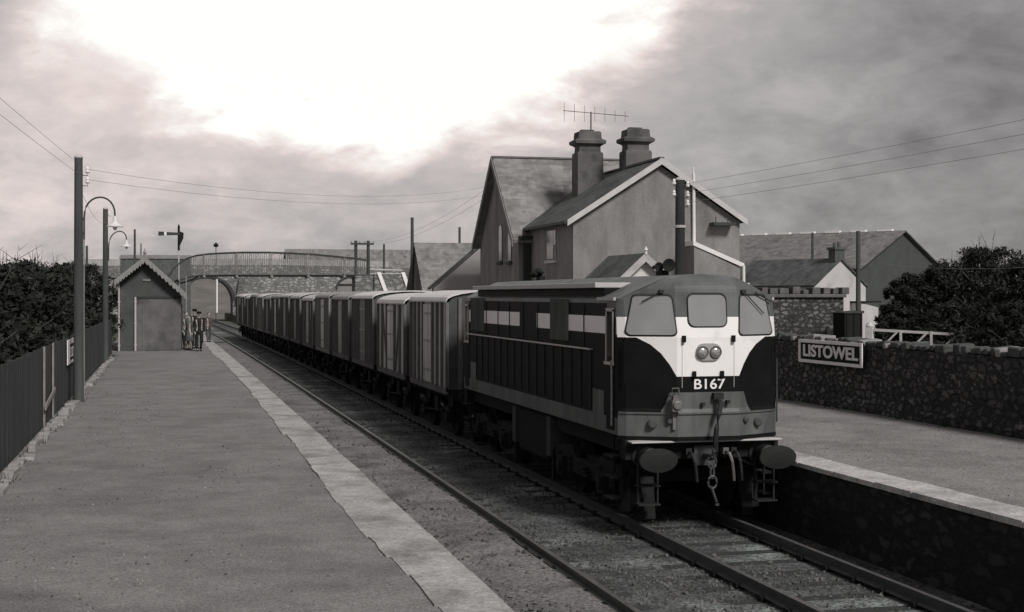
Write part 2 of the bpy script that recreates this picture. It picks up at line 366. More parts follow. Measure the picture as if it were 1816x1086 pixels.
# ------------------------------------------------------------------ tracks
def track(xc, label, first):
    root = empty('railway_track'); tag(root, kind='structure')
    for s in (-1, 1):
        prof = [(-.07, -.15), (.07, -.15), (.07, -.135), (.012, -.11), (.012, -.04), (.036, -.03), (.036, -.002), (.028, 0), (-.028, 0), (-.036, -.002), (-.036, -.03), (-.012, -.04), (-.012, -.11), (-.07, -.135)]
        mb = MB(); n = len(prof); ys = [-12+i*4 for i in range(90)]
        for j, y in enumerate(ys):
            c = curve_off(y)+xc+s*.8
            mb.v += [(c+p[0], y, p[1]) for p in prof]
            if j:
                for k in range(n):
                    a = (j-1)*n+k; b = (j-1)*n+(k+1) % n
                    mb.f.append([a, b, b+n, a+n]); mb.m.append(1 if k in (6, 7, 8) else 0)
        mb.build('rail', [RAILM, RAILT], root)
    mb = MB(); y = -10
    while y < 200:
        mb.cbox((xc+curve_off(y), y, -.272), (2.6, .25, .15), 0, Matrix.Rotation(0, 4, 'Z')); y += .76
    o = mb.build('sleepers', SLEEPER, root); o['kind'] = 'stuff'
    ch = MB(); y = -10
    while y < 110:
        for s in (-1, 1):
            for q in (-1, 1):
                ch.cbox((xc+s*.8+q*.075+curve_off(y), y, -.150), (.06, .14, .06))
        y += .76
    o = ch.build('rail_chairs', BLKD, root); o['kind'] = 'stuff'
track(4.28, '', True); track(7.86, '', False)
# loose gravel stones over the beds (nobody could count them)
mb = MB(); rg = random.Random(3)
ico = [Vector(p) for p in ((1, 0, 0), (-1, 0, 0), (0, 1, 0), (0, -1, 0), (0, 0, 1), (0, 0, -1))]
icf = [(0, 2, 4), (2, 1, 4), (1, 3, 4), (3, 0, 4), (2, 0, 5), (1, 2, 5), (3, 1, 5), (0, 3, 5)]
for i in range(15000):
    y = 11+abs(rg.gauss(0, 1))*14 if i % 3 else rg.uniform(11, 70)
    x = rg.uniform(5.2, 9.3) if rg.random() < .8 else rg.uniform(3.0, 5.0)
    dens = noise.noise(Vector((x*.9, y*.5, 3)))
    if dens < rg.uniform(-.5, .35): continue
    if abs(abs(x-7.86)-.8) < .09 or abs(x-5.08) < .1: continue
    r = rg.uniform(.010, .030) if rg.random() < .85 else rg.uniform(.03, .05); z = -.205 if x > 5.15 else -.13
    q = Euler((rg.random()*6, rg.random()*6, rg.random()*6)).to_matrix()
    vs = [q @ (p*r*rg.uniform(.6, 1.2)) for p in ico]
    mb.add([(v.x+x+curve_off(y), v.y+y, v.z+z+r*.3) for v in vs], icf)
g = mb.build('gravel', GRAVEL, fix=False); tag(g, 'loose grey gravel scattered between and beside the running rails', 'gravel', kind='stuff')
# weeds in the six foot
WEED = mat('dark_weeds', (.035, .042, .03), .9, .4, 3)
mb = MB()
for i in range(5200):
    y = rg.uniform(13, 95); x = rg.choice((rg.gauss(5.32, .12), rg.gauss(6.75, .16), rg.gauss(3.2, .3), rg.gauss(8.2, .5), rg.gauss(6.0, .4)))
    if not 2.85 < x < 9.2 or noise.noise(Vector((x*.7, y*.35, 9))) < .02: continue
    h = rg.uniform(.03, .11); a = rg.random()*6.28; w = .012; dx, dy = math.cos(a)*w, math.sin(a)*w
    z = -.2 if x > 5.1 else -.15; xx = x+curve_off(y); l = rg.uniform(-.05, .05); l2 = rg.uniform(-.05, .05)
    mb.add([(xx-dx, y-dy, z), (xx+dx, y+dy, z), (xx+l, y+l2, z+h)], [(0, 1, 2)])
tag(mb.build('weeds', WEED, fix=False), 'low dark weeds growing along the rails', 'weeds', kind='stuff')

# ------------------------------------------------------------------ locomotive
def bogie_parts(root, y0, axles, side_x=1.02, wr=.5):
    """side frames, axle boxes and springs as one bogie part, with wheels as sub-parts"""
    b = MB(); ya, yb = y0+axles[0], y0+axles[1]
    for s in (-1, 1):
        x = s*side_x
        pl = [(x, ya-.75, .62), (x, ya-.75, .80), (x, ya+.35, .88), (x, (ya+yb)/2-.5, .70), (x, (ya+yb)/2+.5, .70), (x, yb-.35, .88), (x, yb+.75, .80), (x, yb+.75, .62),
              (x, yb+.3, .55), (x, (ya+yb)/2+.5, .42), (x, (ya+yb)/2-.5, .42), (x, ya-.3, .55)]
        b.prism(pl, (s*.1, 0, 0))
        for y in (ya, yb):
            b.cbox((x+s*.13, y, .50), (.18, .30, .34)); b.lathe((x+s*.2, y, .5), (s, 0, 0), [(.12, 0), (.12, .05), (.05, .07)], 12)
            for q in (-.34, .34): b.lathe((x+s*.08, y+q, .42), (0, 0, 1), [(.075, 0), (.09, .05), (.075, .1), (.09, .15), (.075, .2), (.09, .25), (.075, .3)], 10)
        for k in range(3): b.cbox((x+s*.14, (ya+yb)/2, .50+k*.05), (.12, .8-k*.2, .035))
        b.cbox((x+s*.05, ya-.78, .42), (.16, .10, .55)); b.cbox((x+s*.05, yb+.78, .42), (.16, .10, .55))
    b.cbox((0, ya-.7, .68), (2.1, .1, .2)); b.cbox((0, yb+.7, .68), (2.1, .1, .2)); b.cbox((0, (ya+yb)/2, .62), (2.0, .6, .3))
    f = b.build('bogie', BLKD, root)
    for y in (ya, yb):
        for s in (-1, 1):
            w = MB(); w.lathe((s*.74, y, wr), (s, 0, 0), [(.10, -.04), (wr-.09, -.02), (wr+.03, -.03), (wr+.03, .0), (wr, .01), (wr-.01, .13), (wr-.08, .13), (wr-.12, .07), (.16, .05), (.14, .14), (.1, .14)], 28)
            w.build('wheel', BLKD, f, smooth=True)
    return f

def make_loco():
    root = empty('diesel_locomotive', (8.0, 20.1, 0),
                 label='dark diesel locomotive with a white front panel, heading a goods train', cat='locomotive')
    L = 12.3; W = 1.30; ZB = 1.36; LIVB, LIVG, LIVW = 1, 0, 2
    prof_z = [(W, ZB), (W, 3.38)]
    roof = [(W, 3.38), (1.27, 3.45), (.62, 3.755), (.5, 3.80), (0, 3.83)]
    def halfw(z):
        for (x0, z0), (x1, z1) in zip(roof, roof[1:]):
            if z0 <= z <= z1: return x0+(x1-x0)*(z-z0)/(z1-z0)
        return W if z < 3.38 else 0
    def fy(x, z):
        a = max(0, abs(x)-.50); y = a*.5
        if z > 2.86: y += (z-2.86)*.13
        if z < 1.74: y -= .03
        if z > 3.56: y += ((z-3.56)/.27)**2*.22
        e = max(0, abs(x)-1.2)/.1; y += .06*e*e       # rounded corner
        return y
    def arc_x(z):        # inner edge of the black side panels, half-width of the white/grey centre
        pts = [(1.71, .74), (1.85, .66), (2.03, .60), (2.27, .505), (2.45, .60), (2.62, .72), (2.75, .86), (2.84, 1.02), (2.86, 1.06)]
        if z <= pts[0][0]: return pts[0][1]
        for (z0, x0), (z1, x1) in zip(pts, pts[1:]):
            if z <= z1: return x0+(x1-x0)*(z-z0)/(z1-z0)
        return pts[-1][1]
    # front and rear faces, row by row with exact livery edges
    def face(mb, yf):
        zs = [ZB, 1.50, 1.71, 1.78, 1.85, 1.94, 2.03, 2.12, 2.27, 2.33, 2.39, 2.45, 2.5, 2.56, 2.62, 2.68, 2.72, 2.75, 2.78, 2.81, 2.84, 2.86, 2.9, 3.0, 3.1, 3.17, 3.3, 3.38, 3.42, 3.45, 3.5, 3.55, 3.6, 3.65, 3.7, 3.755, 3.78, 3.80, 3.815, 3.829]
        for z0, z1 in zip(zs, zs[1:]):
            zm = (z0+z1)/2
            def bounds(z):
                w = halfw(z)
                if zm < 1.71: b = [0, .5, 1.2, w]; c = [LIVG]*3
                elif zm < 2.03: b = [0, .5, max(.5, arc_x(z)), 1.2, w]; c = [LIVG, LIVG, LIVB, LIVB]
                elif zm < 2.27: b = [0, .5, 1.2, w]; c = [LIVB]*3
                elif zm < 2.86: b = [0, .5, max(.5, arc_x(z)), 1.2, w]; c = [LIVW, LIVW, LIVB, LIVB]
                elif zm < 3.17: b = [0, .5, 1.2, w]; c = [LIVW]*3
                else: b = [0, min(.5, w*.6), max(w*.8, min(1.2, w)), w]; c = [LIVG]*3
                return b, c
            b0, c0 = bounds(z0); b1, _ = bounds(z1)
            for k in range(len(c0)):
                for s in (-1, 1):
                    q = [(s*b0[k], z0), (s*b0[k+1], z0), (s*b1[k+1], z1), (s*b1[k], z1)]
                    mb.add([(x, yf(fy(x, z)), z) for x, z in q], [(0, 1, 2, 3)], c0[k])
    mb = MB()
    face(mb, lambda y: y); face(mb, lambda y: L-y)
    # sides: rows x stations, livery by station
    def side_mat(y, z):
        yy = min(y, L-y)
        if z < 1.62: return LIVG
        if z < 2.0 and (yy < 1.75-max(0, (z-1.62))*.1 and yy > 1.15): return LIVG
        if 2.90 < z < 3.17 and (.25 < yy < .52 or 0.98 < yy < 3.15 or 4.25 < yy < 5.3 and y < 6): return LIVW
        if 2.90 < z < 3.17 and y > 6 and (6.6 < y < 11.9): return LIVW
        if z > 3.17 and yy < 1.0: return LIVG
        return LIVB
    ysx = sorted(set([.46, .52, .98, 1.1, 1.15, 1.74, 3.15, 4.25, 5.3, 6.15, 6.6, 7.0, 8.0, 11.6, L-.98, L-.46, L-.52, L-1.1, L-1.15, L-1.74]+[.46+i*.5 for i in range(1, 23)]))
    zsx = [ZB, 1.40, 1.62, 1.71, 2.0, 2.5, 2.90, 3.17, 3.38]
    for s in (-1, 1):
        for y0, y1 in zip(ysx, ysx[1:]):
            for z0, z1 in zip(zsx, zsx[1:]):
                f0 = lambda z: max(y0, fy(W, z)) if y0 == ysx[0] else (min(y0, L-fy(W, z)))
                a0 = fy(W, z0) if y0 == ysx[0] else y0; a1 = fy(W, z1) if y0 == ysx[0] else y0
                c0 = L-fy(W, z0) if y1 == ysx[-1] else y1; c1 = L-fy(W, z1) if y1 == ysx[-1] else y1
                mb.add([(s*W, a0, z0), (s*W, c0, z0), (s*W, c1, z1), (s*W, a1, z1)], [(0, 1, 2, 3)], side_mat((y0+y1)/2, (z0+z1)/2))
        # roof facets
        for (x0, z0), (x1, z1) in zip(roof, roof[1:]):
            mb.add([(s*x0, fy(x0, z0), z0), (s*x0, L-fy(x0, z0), z0), (s*x1, L-fy(x1, z1), z1), (s*x1, fy(x1, z1), z1)], [(0, 1, 2, 3)], 0)
    mb.add([(-W, .5, ZB), (W, .5, ZB), (W, L-.5, ZB), (-W, L-.5, ZB)], [(0, 1, 2, 3)], LIVB)
    body = mb.build('body', [GREY, BLK, WHT], root)
    # flat roof deck with pale edges between the cabs, cab gutter, sill line
    m2 = MB(); m2.box(-1.335, 1.335, 1.5, L-1.5, 3.62, 3.705); m2.box(-1.20, 1.20, 1.45, L-1.45, 3.40, 3.62, 1)
    m2.build('roof_deck', [LEDGE, BLK], root, bevel=.012)
    MB().box(-1.33, -1.295, .55, 1.42, 3.56-.14, 3.47).build('gutter', LEDGE, root); MB().box(1.295, 1.33, .55, 1.42, 3.42, 3.47).build('gutter', LEDGE, root)
    m2 = MB()
    for z0, z1, mm, pr in ((1.30, 1.36, 1, .0), (1.70, 1.725, 0, .012)):
        pts = []
        for x in (-W, -1.2, -.5, .5, 1.2, W): pts.append((x, fy(x, z0)-.012-pr))
        for (xa, ya), (xb, yb) in zip(pts, pts[1:]): m2.prism([(xa, ya, z0), (xb, yb, z0), (xb, yb, z1), (xa, ya, z1)], (0, .06, 0), mm)
    m2.build('sill_strip', [GREY, BLK], root)
    m2 = MB(); m2.box(-1.25, 1.25, .22, .46, 1.0, 1.30); m2.box(-1.25, 1.25, L-.46, L-.22, 1.0, 1.30); m2.box(-1.1, -.95, .4, L-.4, 1.05, 1.33); m2.box(.95, 1.1, .4, L-.4, 1.05, 1.33)
    m2.box(-1.22, 1.22, .0, .3, 1.27, 1.298, 1); m2.build('underframe', [BLKD, LEDGE], root, bevel=.01)
    # side panels: doors, louvres, ribs, rail
    ib = MB()
    for s in (-1, 1):
        x = s*(W+.004)
        for y in [1.8+i*.58 for i in range(16)]:
            ib.box(min(x, x+s*.014), max(x, x+s*.014), y, y+.025, 1.66, 2.60)
        for y in [2.2, 3.3, 4.1, 5.2, 6.3, 7.4, 8.4, 9.5, 10.3]:
            ib.box(min(x, x+s*.012), max(x, x+s*.012), y, y+.02, 2.66, 3.36)
    ib.build('panel_ribs', mat('rib_dark', .022, .7, .3), body)
    for s in (-1, 1):
        for (y0, y1) in ((3.15, 4.30), (9.75, 11.05)):
            lv = MB(); x = s*W
            n = int((y1-y0)/.13)
            for k in range(n): 
                y = y0+k*(y1-y0)/n; lv.prism([(x, y, 2.72), (x+s*.05, y+.02, 2.72), (x, y+.11, 2.72)], (0, 0, .72))
            lv.build('louvre', GREY, body)
        hr = MB(); xr = s*(W+.06); hr.tube([(xr, 1.75, 2.63), (xr, L-1.0, 2.63)], .017, 6)
        for y in (1.75, 3.3, 4.9, 6.5, 8.1, 9.7, L-1.0): hr.tube([(s*W, y, 2.63), (xr, y, 2.63)], .012, 5)
        hr.build('handrail', LEDGE, root)
        for ye, sg in ((0, 1), (L, -1)):
            yd0, yd1 = ye+sg*.60, ye+sg*.98; ya, yb = min(yd0, yd1), max(yd0, yd1)
            d = MB(); xo = s*(W+.01); xi, xx = min(s*(W-.02), xo), max(s*(W-.02), xo)
            d.box(xi, xx, ya, yb, 1.42, 3.30)
            dr = d.build('cab_door', BLK, root)
            fr = MB(); t = .035; xo = s*(W+.028); xi, xx = min(s*(W+.01), xo), max(s*(W+.01), xo)
            fr.box(xi, xx, ya, ya+t, 2.46, 3.28); fr.box(xi, xx, yb-t, yb, 2.46, 3.28); fr.box(xi, xx, ya, yb, 3.25, 3.30); fr.box(xi, xx, ya-.02, yb+.08, 2.42, 2.47)
            fr.build('door_frame', LEDGE, dr)
            g = MB(); g.box(min(s*(W+.008), s*(W+.016)), max(s*(W+.008), s*(W+.016)), ya+.05, yb-.05, 2.55, 3.2); g.build('pane', WINT, dr)
            hh = MB(); hh.tube([(s*(W+.07), yb if sg < 0 else ya-.06, 1.5), (s*(W+.07), yb if sg < 0 else ya-.06, 2.5)], .014, 6); hh.build('grab_rail', STEEL, root)
            st = MB()
            for z in (.35, .68, 1.0): st.box(min(s*1.15, s*1.36), max(s*1.15, s*1.36), ye+sg*.8-.2, ye+sg*.8+.2, z, z+.03)
            for q in (-.2, .2): st.box(min(s*1.16, s*1.19), max(s*1.16, s*1.19), ye+sg*.8+q-.015, ye+sg*.8+q+.015, .35, 1.3)
            st.build('footstep', BLKD, root)
    # windows front and rear
    def rr(xa, xb, za, zb, ya, yb, r, n=4, taper=0.0, ta=0, tb=0):
        """rounded rectangle; y goes linearly from ya at xa to yb at xb; ta/tb shift the top corners"""
        pts = []
        cor = [(xa+r, za+r, 180), (xb-r, za+r, 270), (xb-r-tb, zb-r, 0), (xa+r+ta, zb-r, 90)]
        for cx, cz, a0 in cor:
            for k in range(n+1):
                a = R(a0+90*k/n); pts.append((cx+r*math.cos(a), cz+r*math.sin(a)))
        return pts
    def window(pts, yfun, sg, nm='front_window'):
        n = len(pts); cx = sum(p[0] for p in pts)/n; cz = sum(p[1] for p in pts)/n
        out = [(cx+(x-cx)*1.05, cz+(z-cz)*1.08) for x, z in pts]
        a = [Vector((x, yfun(x, z, .006), z)) for x, z in out]; b = [Vector((x, yfun(x, z, .03), z)) for x, z in pts]; c = [Vector((x, yfun(x, z, .012), z)) for x, z in pts]
        fr = MB(); fr.add(a+b+c, [(i, (i+1) % n, (i+1) % n+n, i+n) for i in range(n)]+[(i+n, (i+1) % n+n, (i+1) % n+2*n, i+2*n) for i in range(n)])
        o = fr.build(nm, RUB, root)
        g = MB(); g.add([Vector((x, yfun(x, z, .013), z)) for x, z in pts], [tuple(range(n))]); g.build('pane', GLASS, o)
    for yf, sg in ((lambda y: y, 1), (lambda y: L-y, -1)):
        yfun = lambda x, z, o: yf(fy(x, z)-o)
        window(rr(-.31, .31, 3.03, 3.52, 0, 0, .10), yfun, sg)
        window(rr(-1.20, -.51, 2.90, 3.50, 0, 0, .07, ta=.10, tb=.04), yfun, sg)
        window(rr(.51, 1.20, 2.90, 3.50, 0, 0, .07, ta=.04, tb=.10), yfun, sg)
        hl = MB(); pts = rr(-.20, .20, 2.51, 2.77, 0, 0, .12)
        hl.add([Vector((x, yf(-.002), z)) for x, z in pts]+[Vector((x, yf(-.035), z)) for x, z in pts], [(i, (i+1) % len(pts), (i+1) % len(pts)+len(pts), i+len(pts)) for i in range(len(pts))]+[tuple(range(len(pts), 2*len(pts)))])
        bz = hl.build('headlamp_bezel', mat('bezel_grey', .34, .6, .1), root)
        for x in (-.105, .105):
            h = MB(); c = (x, yf(-.035), 2.64); h.lathe(c, (0, -sg, 0), [(.092, 0), (.092, .03), (.078, .03), (.074, .012)], 20)
            hh = h.build('headlamp', mat('lamp_ring', .12, .5, .1), bz)
            h = MB(); h.lathe((x, yf(-.045), 2.64), (0, -sg, 0), [(.078, 0), (.06, .018), (.02, .028)], 18); h.build('lens', mat('lamp_lens', .5, .15, .1, 3, metal=.6), hh, smooth=True)
        for x, z in ((-.40, 2.84), (.40, 2.84), (-.235, 2.30), (.215, 2.30)): MB().cbox((x, yf(-.03), z), (.045, .06, .10)).build('door_hinge', BLK, root)
        ln = MB()
        for x in (-.42, .42): ln.box(x-.004, x+.004, min(yf(-.004), yf(.01)), max(yf(-.004), yf(.01)), 2.1, 2.84)
        ln.build('nose_door_gap', mat('seam_grey', .4, .8, .1), body)
        # handrails beside the centre window, wipers
        wp = MB()
        for x0, z0, x1, z1 in ((.62, 3.56, 1.02, 3.22), (-.70, 3.56, -.98, 3.40)):
            wp.tube([(x0, yf(fy(x0, z0)-.05), z0), (x1, yf(fy(x1, z1)-.055), z1)], .009, 5); wp.cbox((x0, yf(fy(x0, z0)-.04), z0), (.07, .06, .05))
        wp.tube([(1.2, yf(fy(1.2, 3.38)-.05), 3.40), (.86, yf(fy(.86, 3.5)-.05), 3.545)], .012, 5)
        wp.build('wiper', RUB, root)
        for s in (-1, 1):
            gr = MB(); gr.tube([(s*1.23, yf(fy(1.23, 2.8)-.07), 2.15), (s*1.23, yf(fy(1.23, 2.8)-.07), 2.8)], .012, 6)
            gr.build('grab_rail', BLK, root)
        # marker lamps and lower-nose fittings
        for s in (-1, 1):
            ml = MB(); x = s*.86; ml.lathe((x, yf(fy(x, 1.57)), 1.55), (0, -sg, 0), [(.07, -.02), (.07, .06), (.05, .08)], 14)
            ml.lathe((s*.62, yf(fy(.62, 1.57)), 1.60), (0, -sg, 0), [(.045, -.02), (.045, .05), (.03, .06)], 12)
            ml.build('marker_lamp', mat('dull_lamp', .07, .5, .1), root)
        lp = MB(); x = -.56; y = yf(-.05)
        lp.cbox((x, yf(-.10), 1.84), (.15, .14, .17)); lp.lathe((x, yf(-.17), 1.85), (0, -sg, 0), [(.065, 0), (.065, .03), (.05, .035)], 14)
        lp.cbox((x, yf(-.09), 1.96), (.10, .09, .08)); lp.tube([(x-.06, yf(-.09), 1.99), (x-.05, yf(-.09), 2.10), (x+.05, yf(-.09), 2.10), (x+.06, yf(-.09), 1.99)], .012, 6); lp.cbox((x, yf(-.02), 1.62), (.05, .05, .30))
        tl = lp.build('tail_lamp', mat('tarnished_lamp', .17, .5, .3, 9, metal=.4), root)
        hs = MB()
        hs.tube([(.13, yf(-.06), 1.95), (.15, yf(-.14), 1.88), (.09, yf(-.20), 1.70), (.04, yf(-.24), 1.50), (.03, yf(-.22), 1.30), (.05, yf(-.18), 1.15)], .042, 8)
        hs.cbox((.14, yf(-.04), 1.97), (.16, .10, .10)); hs.cbox((.30, yf(-.05), 1.88), (.05, .07, .05)); hs.cbox((-.10, yf(-.04), 1.85), (.05, .05, .05))
        hs.build('air_hose', mat('hose_rubber', .022, .7, .2), root)
        # buffer beam gear
        for s in (-1, 1):
            bf = MB(); c = (s*.95, yf(.22), 1.06)
            bf.lathe(c, (0, -sg, 0), [(.20, -.02), (.20, .03), (.15, .04), (.15, .34), (.105, .36), (.105, .62)], 18)
            bf.build('buffer_housing', BUFM, root, smooth=True)
            hd = MB(); hd.lathe((s*.95, yf(-.40), 1.06), (0, -sg, 0), [(.85, 0), (.98, .006), (1, .012), (1, .035), (.97, .042), (.5, .05), (.12, .052)], 32, sx=.30, sz=.18)
            hd.build('buffer_head', BUFM, root)
        cp = MB(); cp.cbox((0, yf(.17), 1.05), (.34, .06, .30))
        cp.tube([(0, yf(.15), 1.05), (0, yf(-.12), 1.04), (0, yf(-.20), 1.08), (0, yf(-.24), 1.15), (0, yf(-.18), 1.19)], [.045, .045, .04, .035, .02], 8)
        for k in range(3):
            zc = .98-k*.15; e = .028 if k % 2 else .07
            cp.tube([(math.cos(t*math.pi/5)*e, yf(-.15-.01*k), zc+math.sin(t*math.pi/5)*.095) for t in range(11)], .017, 6)
        cp.tube([(-.02, yf(-.17), .62), (.06, yf(-.19), .38)], .02, 6); cp.lathe((.065, yf(-.19), .36), (0, 0, -1), [(.035, 0), (.035, .03)], 8)
        cp.build('screw_coupling', STEEL if sg > 0 else BLKD, root)
        for s, x in ((1, .32), (1, .45), (-1, -.28)):
            h = MB(); h.cbox((x, yf(.13), 1.12), (.09, .12, .1)); h.tube([(x, yf(.10), 1.12), (x, yf(-.06), 1.10), (x+.03, yf(-.10), .98), (x+.06, yf(-.08), .80), (x+.08, yf(-.05), .68)], .024, 7)
            h.build('brake_hose', mat('hose_rubber', .022, .7, .2) if x != .32 else mat('tarnished_lamp', .17), root)
        for s in (-1, 1):
            sp = MB()
            for z in (.62, .34): sp.box(min(s*.78, s*1.12), max(s*.78, s*1.12), min(yf(-.05), yf(.18)), max(yf(-.05), yf(.18)), z, z+.025)
            for x in (.79, 1.10): sp.box(s*x-.012, s*x+.012, min(yf(.05), yf(.09)), max(yf(.05), yf(.09)), .34, 1.0)
            sp.build('front_step', mat('worn_steps', .018, .7, .3, 9), root)
        for s in (-1, 1):
            sn = MB(); sn.prism([(s*.72, yf(.35), .08), (s*.88, yf(.35), .08), (s*.92, yf(.5), .7), (s*.70, yf(.5), .7)], (0, sg*.05, 0))
            sn.build('rail_guard', BLKD, root)
        hn = MB(); hx = .06; yy = yf(2.2)
        hn.cbox((hx, yy, 3.86), (.12, .3, .12)); hn.lathe((hx+.02, yy+sg*.1, 4.0), (0, -sg, 0), [(.03, 0), (.04, .15), (.11, .36), (.11, .37), (.02, .33)], 16)
        hn.lathe((hx-.12, yy+sg*.1, 3.97), (0, -sg, 0), [(.03, 0), (.035, .12), (.08, .26), (.08, .27), (.02, .24)], 14)
        hn.build('horn', BLKD, root)
    text('B167', 'running_number', WHT, root, (.01, -.012, 2.145), (R(90), 0, 0), .50, .155, .012)
    text('B167', 'running_number', WHT, root, (-.01, L+.012, 2.145), (R(90), 0, R(180)), .50, .155, .012)
    bogie_parts(root, 0, (1.55, 3.95)); bogie_parts(root, 0, (L-3.95, L-1.55))
    tk = MB(); tk.box(-1.15, 1.15, 5.0, 7.3, .42, 1.28); tk.build('fuel_tank', BLKD, root, bevel=.08)
    for s in (-1, 1):
        for y in (4.72, 7.35): MB().box(min(s*.7, s*1.2), max(s*.7, s*1.2), y, y+.26, .55, 1.28).build('battery_box', mat('battery_grey', .05, .7, .2), root, bevel=.02)
    return root
loco = make_loco()

# ------------------------------------------------------------------ covered goods vans
VTONES = [('pale grey', .52), ('mid grey', .40), ('dull brown-grey', .34), ('dark grey', .22), ('light weathered grey', .60)]
VM = [mat('van_planks_%s' % k.replace(' ', '_'), (v*1.0, v*.975, v*.955), .85, .32, 1.5, .008, 25, streak=.10, stain=(.72, 1.2, .55)) for k, v in VTONES]
VDK = mat('van_frame_dark', .13, .85, .25, 4)
def make_van(style, tone):
    L = 5.15; W = 1.22; zb, ze, zr = 1.22, (3.33, 3.24, 3.38)[style], (3.60, 3.54, 3.62)[style]
    root = empty('goods_van')
    body = MB(); n = 24
    # planked sides: each board a few mm in or out
    rv = random.Random(style*7+tone)
    nb = 30
    for s in (-1, 1):
        for k in range(nb):
            y0 = k*L/nb; o = rv.uniform(0, .008); body.box(min(s*(W-.05), s*(W+o)), max(s*(W-.05), s*(W+o)), y0+.004, y0+L/nb-.004, zb, ze, rv.choice((0, 0, 0, 1, 2)))
    def arch(y, r=0): return [(-W, y, zb), (W, y, zb), (W, y, ze)]+[(W*math.cos(math.pi*t/8), y, ze+(zr-ze)*math.sin(math.pi*t/8)) for t in range(1, 8)]+[(-W, y, ze)]
    body.prism(arch(.0), (0, .05, 0), 3); body.prism(arch(L-.05), (0, .05, 0), 3); body.box(-W+.05, W-.05, .05, L-.05, zb, zb+.05)
    b = body.build('body', [VM[tone], VM[(2, 2, 3, 3, 1)[tone]], VM[(4, 0, 1, 2, 0)[tone]], mat('van_end_shaded', .07, .9, .4, 2)], root)  # van ends: shade put into a dark colour against the sun on them
    fr = MB()
    if style == 0: ribs = [.0, .62, 1.25, 1.86, 3.22, 3.84, 4.45, L-.09]
    elif style == 1: ribs = [.0, .85, 1.80, 3.28, 4.2, L-.09]
    else: ribs = [.0, .42, .84, 1.26, 1.7, 3.38, 3.80, 4.22, 4.64, L-.09]
    for s in (-1, 1):
        for y in ribs: fr.box(min(s*(W+.009), s*(W+.075)), max(s*(W+.009), s*(W+.075)), y, y+.085, zb-.05, ze)
        if style == 1:
            for y0, y1 in ((.85, 1.8), (4.2, 3.36)):
                fr.prism([(s*(W+.009), y0+.05, ze-.05), (s*(W+.009), y0+.14, ze-.05), (s*(W+.009), y1, zb+.05), (s*(W+.009), y1-.09, zb+.05)], (s*.04, 0, 0))
    for y in (.0, L):
        sg = -1 if y == 0 else 1
        for x in (-.95, -.4, .4, .95): fr.box(x-.04, x+.04, min(y, y+sg*.06), max(y, y+sg*.06), zb, ze+.1)
    for s in (-1, 1): fr.box(min(s*(W+.009), s*(W+.06)), max(s*(W+.009), s*(W+.06)), .0, L, zb-.12, zb+.03)
    fr.build('body_frame', VDK if tone != 3 else VM[3], b)
    for s in (-1, 1):
        for q in (0, 1):
            d = MB(); y0 = 1.93+q*.645
            d.box(min(s*(W+.012), s*(W+.045)), max(s*(W+.012), s*(W+.045)), y0, y0+.635, zb+.05, ze-.06)
            dd = d.build('door', VM[(tone+(1 if style else 0)) % 5] if q == 0 or style != 1 else VM[tone], root)
            h = MB()
            for z in (1.55, 2.3, 3.0): h.box(min(s*(W+.046), s*(W+.058)), max(s*(W+.046), s*(W+.058)), y0+.02, y0+.61, z, z+.06)
            h.build('hinge_strap', VM[2], dd)
    rf = MB(); A = [];  B = []
    for t in range(0, 13):
        a = math.pi*(t/12); x = -(W+.08)*math.cos(a); z = ze+(zr-ze)*math.sin(a)**.9
        A.append((x, z))
    poly = [(x, -.06, z+.04) for x, z in A]+[(x, -.06, z-.0) for x, z in A[::-1]]
    rf.prism(poly, (0, L+.12, 0)); rf.build('roof', [mat('van_roof_pale', .62, .8, .1, 1.2, stain=(.8, 1, .56)), VROOF, mat('van_roof_dull', .30, .85, .2, 1.2)][(style+tone*2) % 3], root)
    u = MB(); u.box(-1.1, -.95, 0, L, .98, 1.20); u.box(.95, 1.1, 0, L, .98, 1.20); u.box(-1.15, 1.15, -.08, .1, .95, 1.2); u.box(-1.15, 1.15, L-.1, L+.08, .95, 1.2)
    for s in (-1, 1):
        for y in (1.05, L-1.05):
            u.prism([(s*.93, y-.35, .98), (s*.93, y+.35, .98), (s*.93, y+.12, .38), (s*.93, y-.12, .38)], (s*.03, 0, 0))
            u.cbox((s*1.02, y, .46), (.14, .24, .26)); u.cbox((s*1.02, y, .66), (.1, .9, .05)); u.cbox((s*1.02, y, .71), (.1, .65, .05))
        u.tube([(s*1.12, 1.3, .62), (s*1.12, 3.6, .50)], .02, 6); u.cbox((s*1.0, 2.6, .7), (.06, .5, .4))
    u.build('underframe', BLKD, root)
    for y in (1.05, L-1.05):
        for s in (-1, 1):
            w = MB(); w.lathe((s*.74, y, .46), (s, 0, 0), [(.08, -.04), (.38, -.02), (.49, -.03), (.49, 0), (.46, .01), (.45, .12), (.40, .12), (.36, .05), (.12, .04), (.10, .12)], 20); w.build('wheel', BLKD, root, smooth=True)
    for y, sg in ((-.08, -1), (L+.08, 1)):
        for s in (-1, 1):
            f = MB(); f.lathe((s*.9, y, 1.06), (0, sg, 0), [(.13, 0), (.09, .04), (.09, .25), (.04, .26), (.04, .4), (.2, .41), (.2, .44), (.1, .46)], 14); f.build('buffer', BLKD, root)
    c = MB(); c.tube([(0, -.08, 1.0), (0, -.3, 1.0), (0, -.45, .9)], .035, 6); c.build('coupling', BLKD, root)
    return root
protos = {}
ordn = ['first', 'second', 'third', 'fourth', 'fifth', 'sixth', 'seventh', 'eighth', 'ninth', 'tenth', 'eleventh', 'twelfth', 'thirteenth', 'fourteenth', 'fifteenth', 'last']
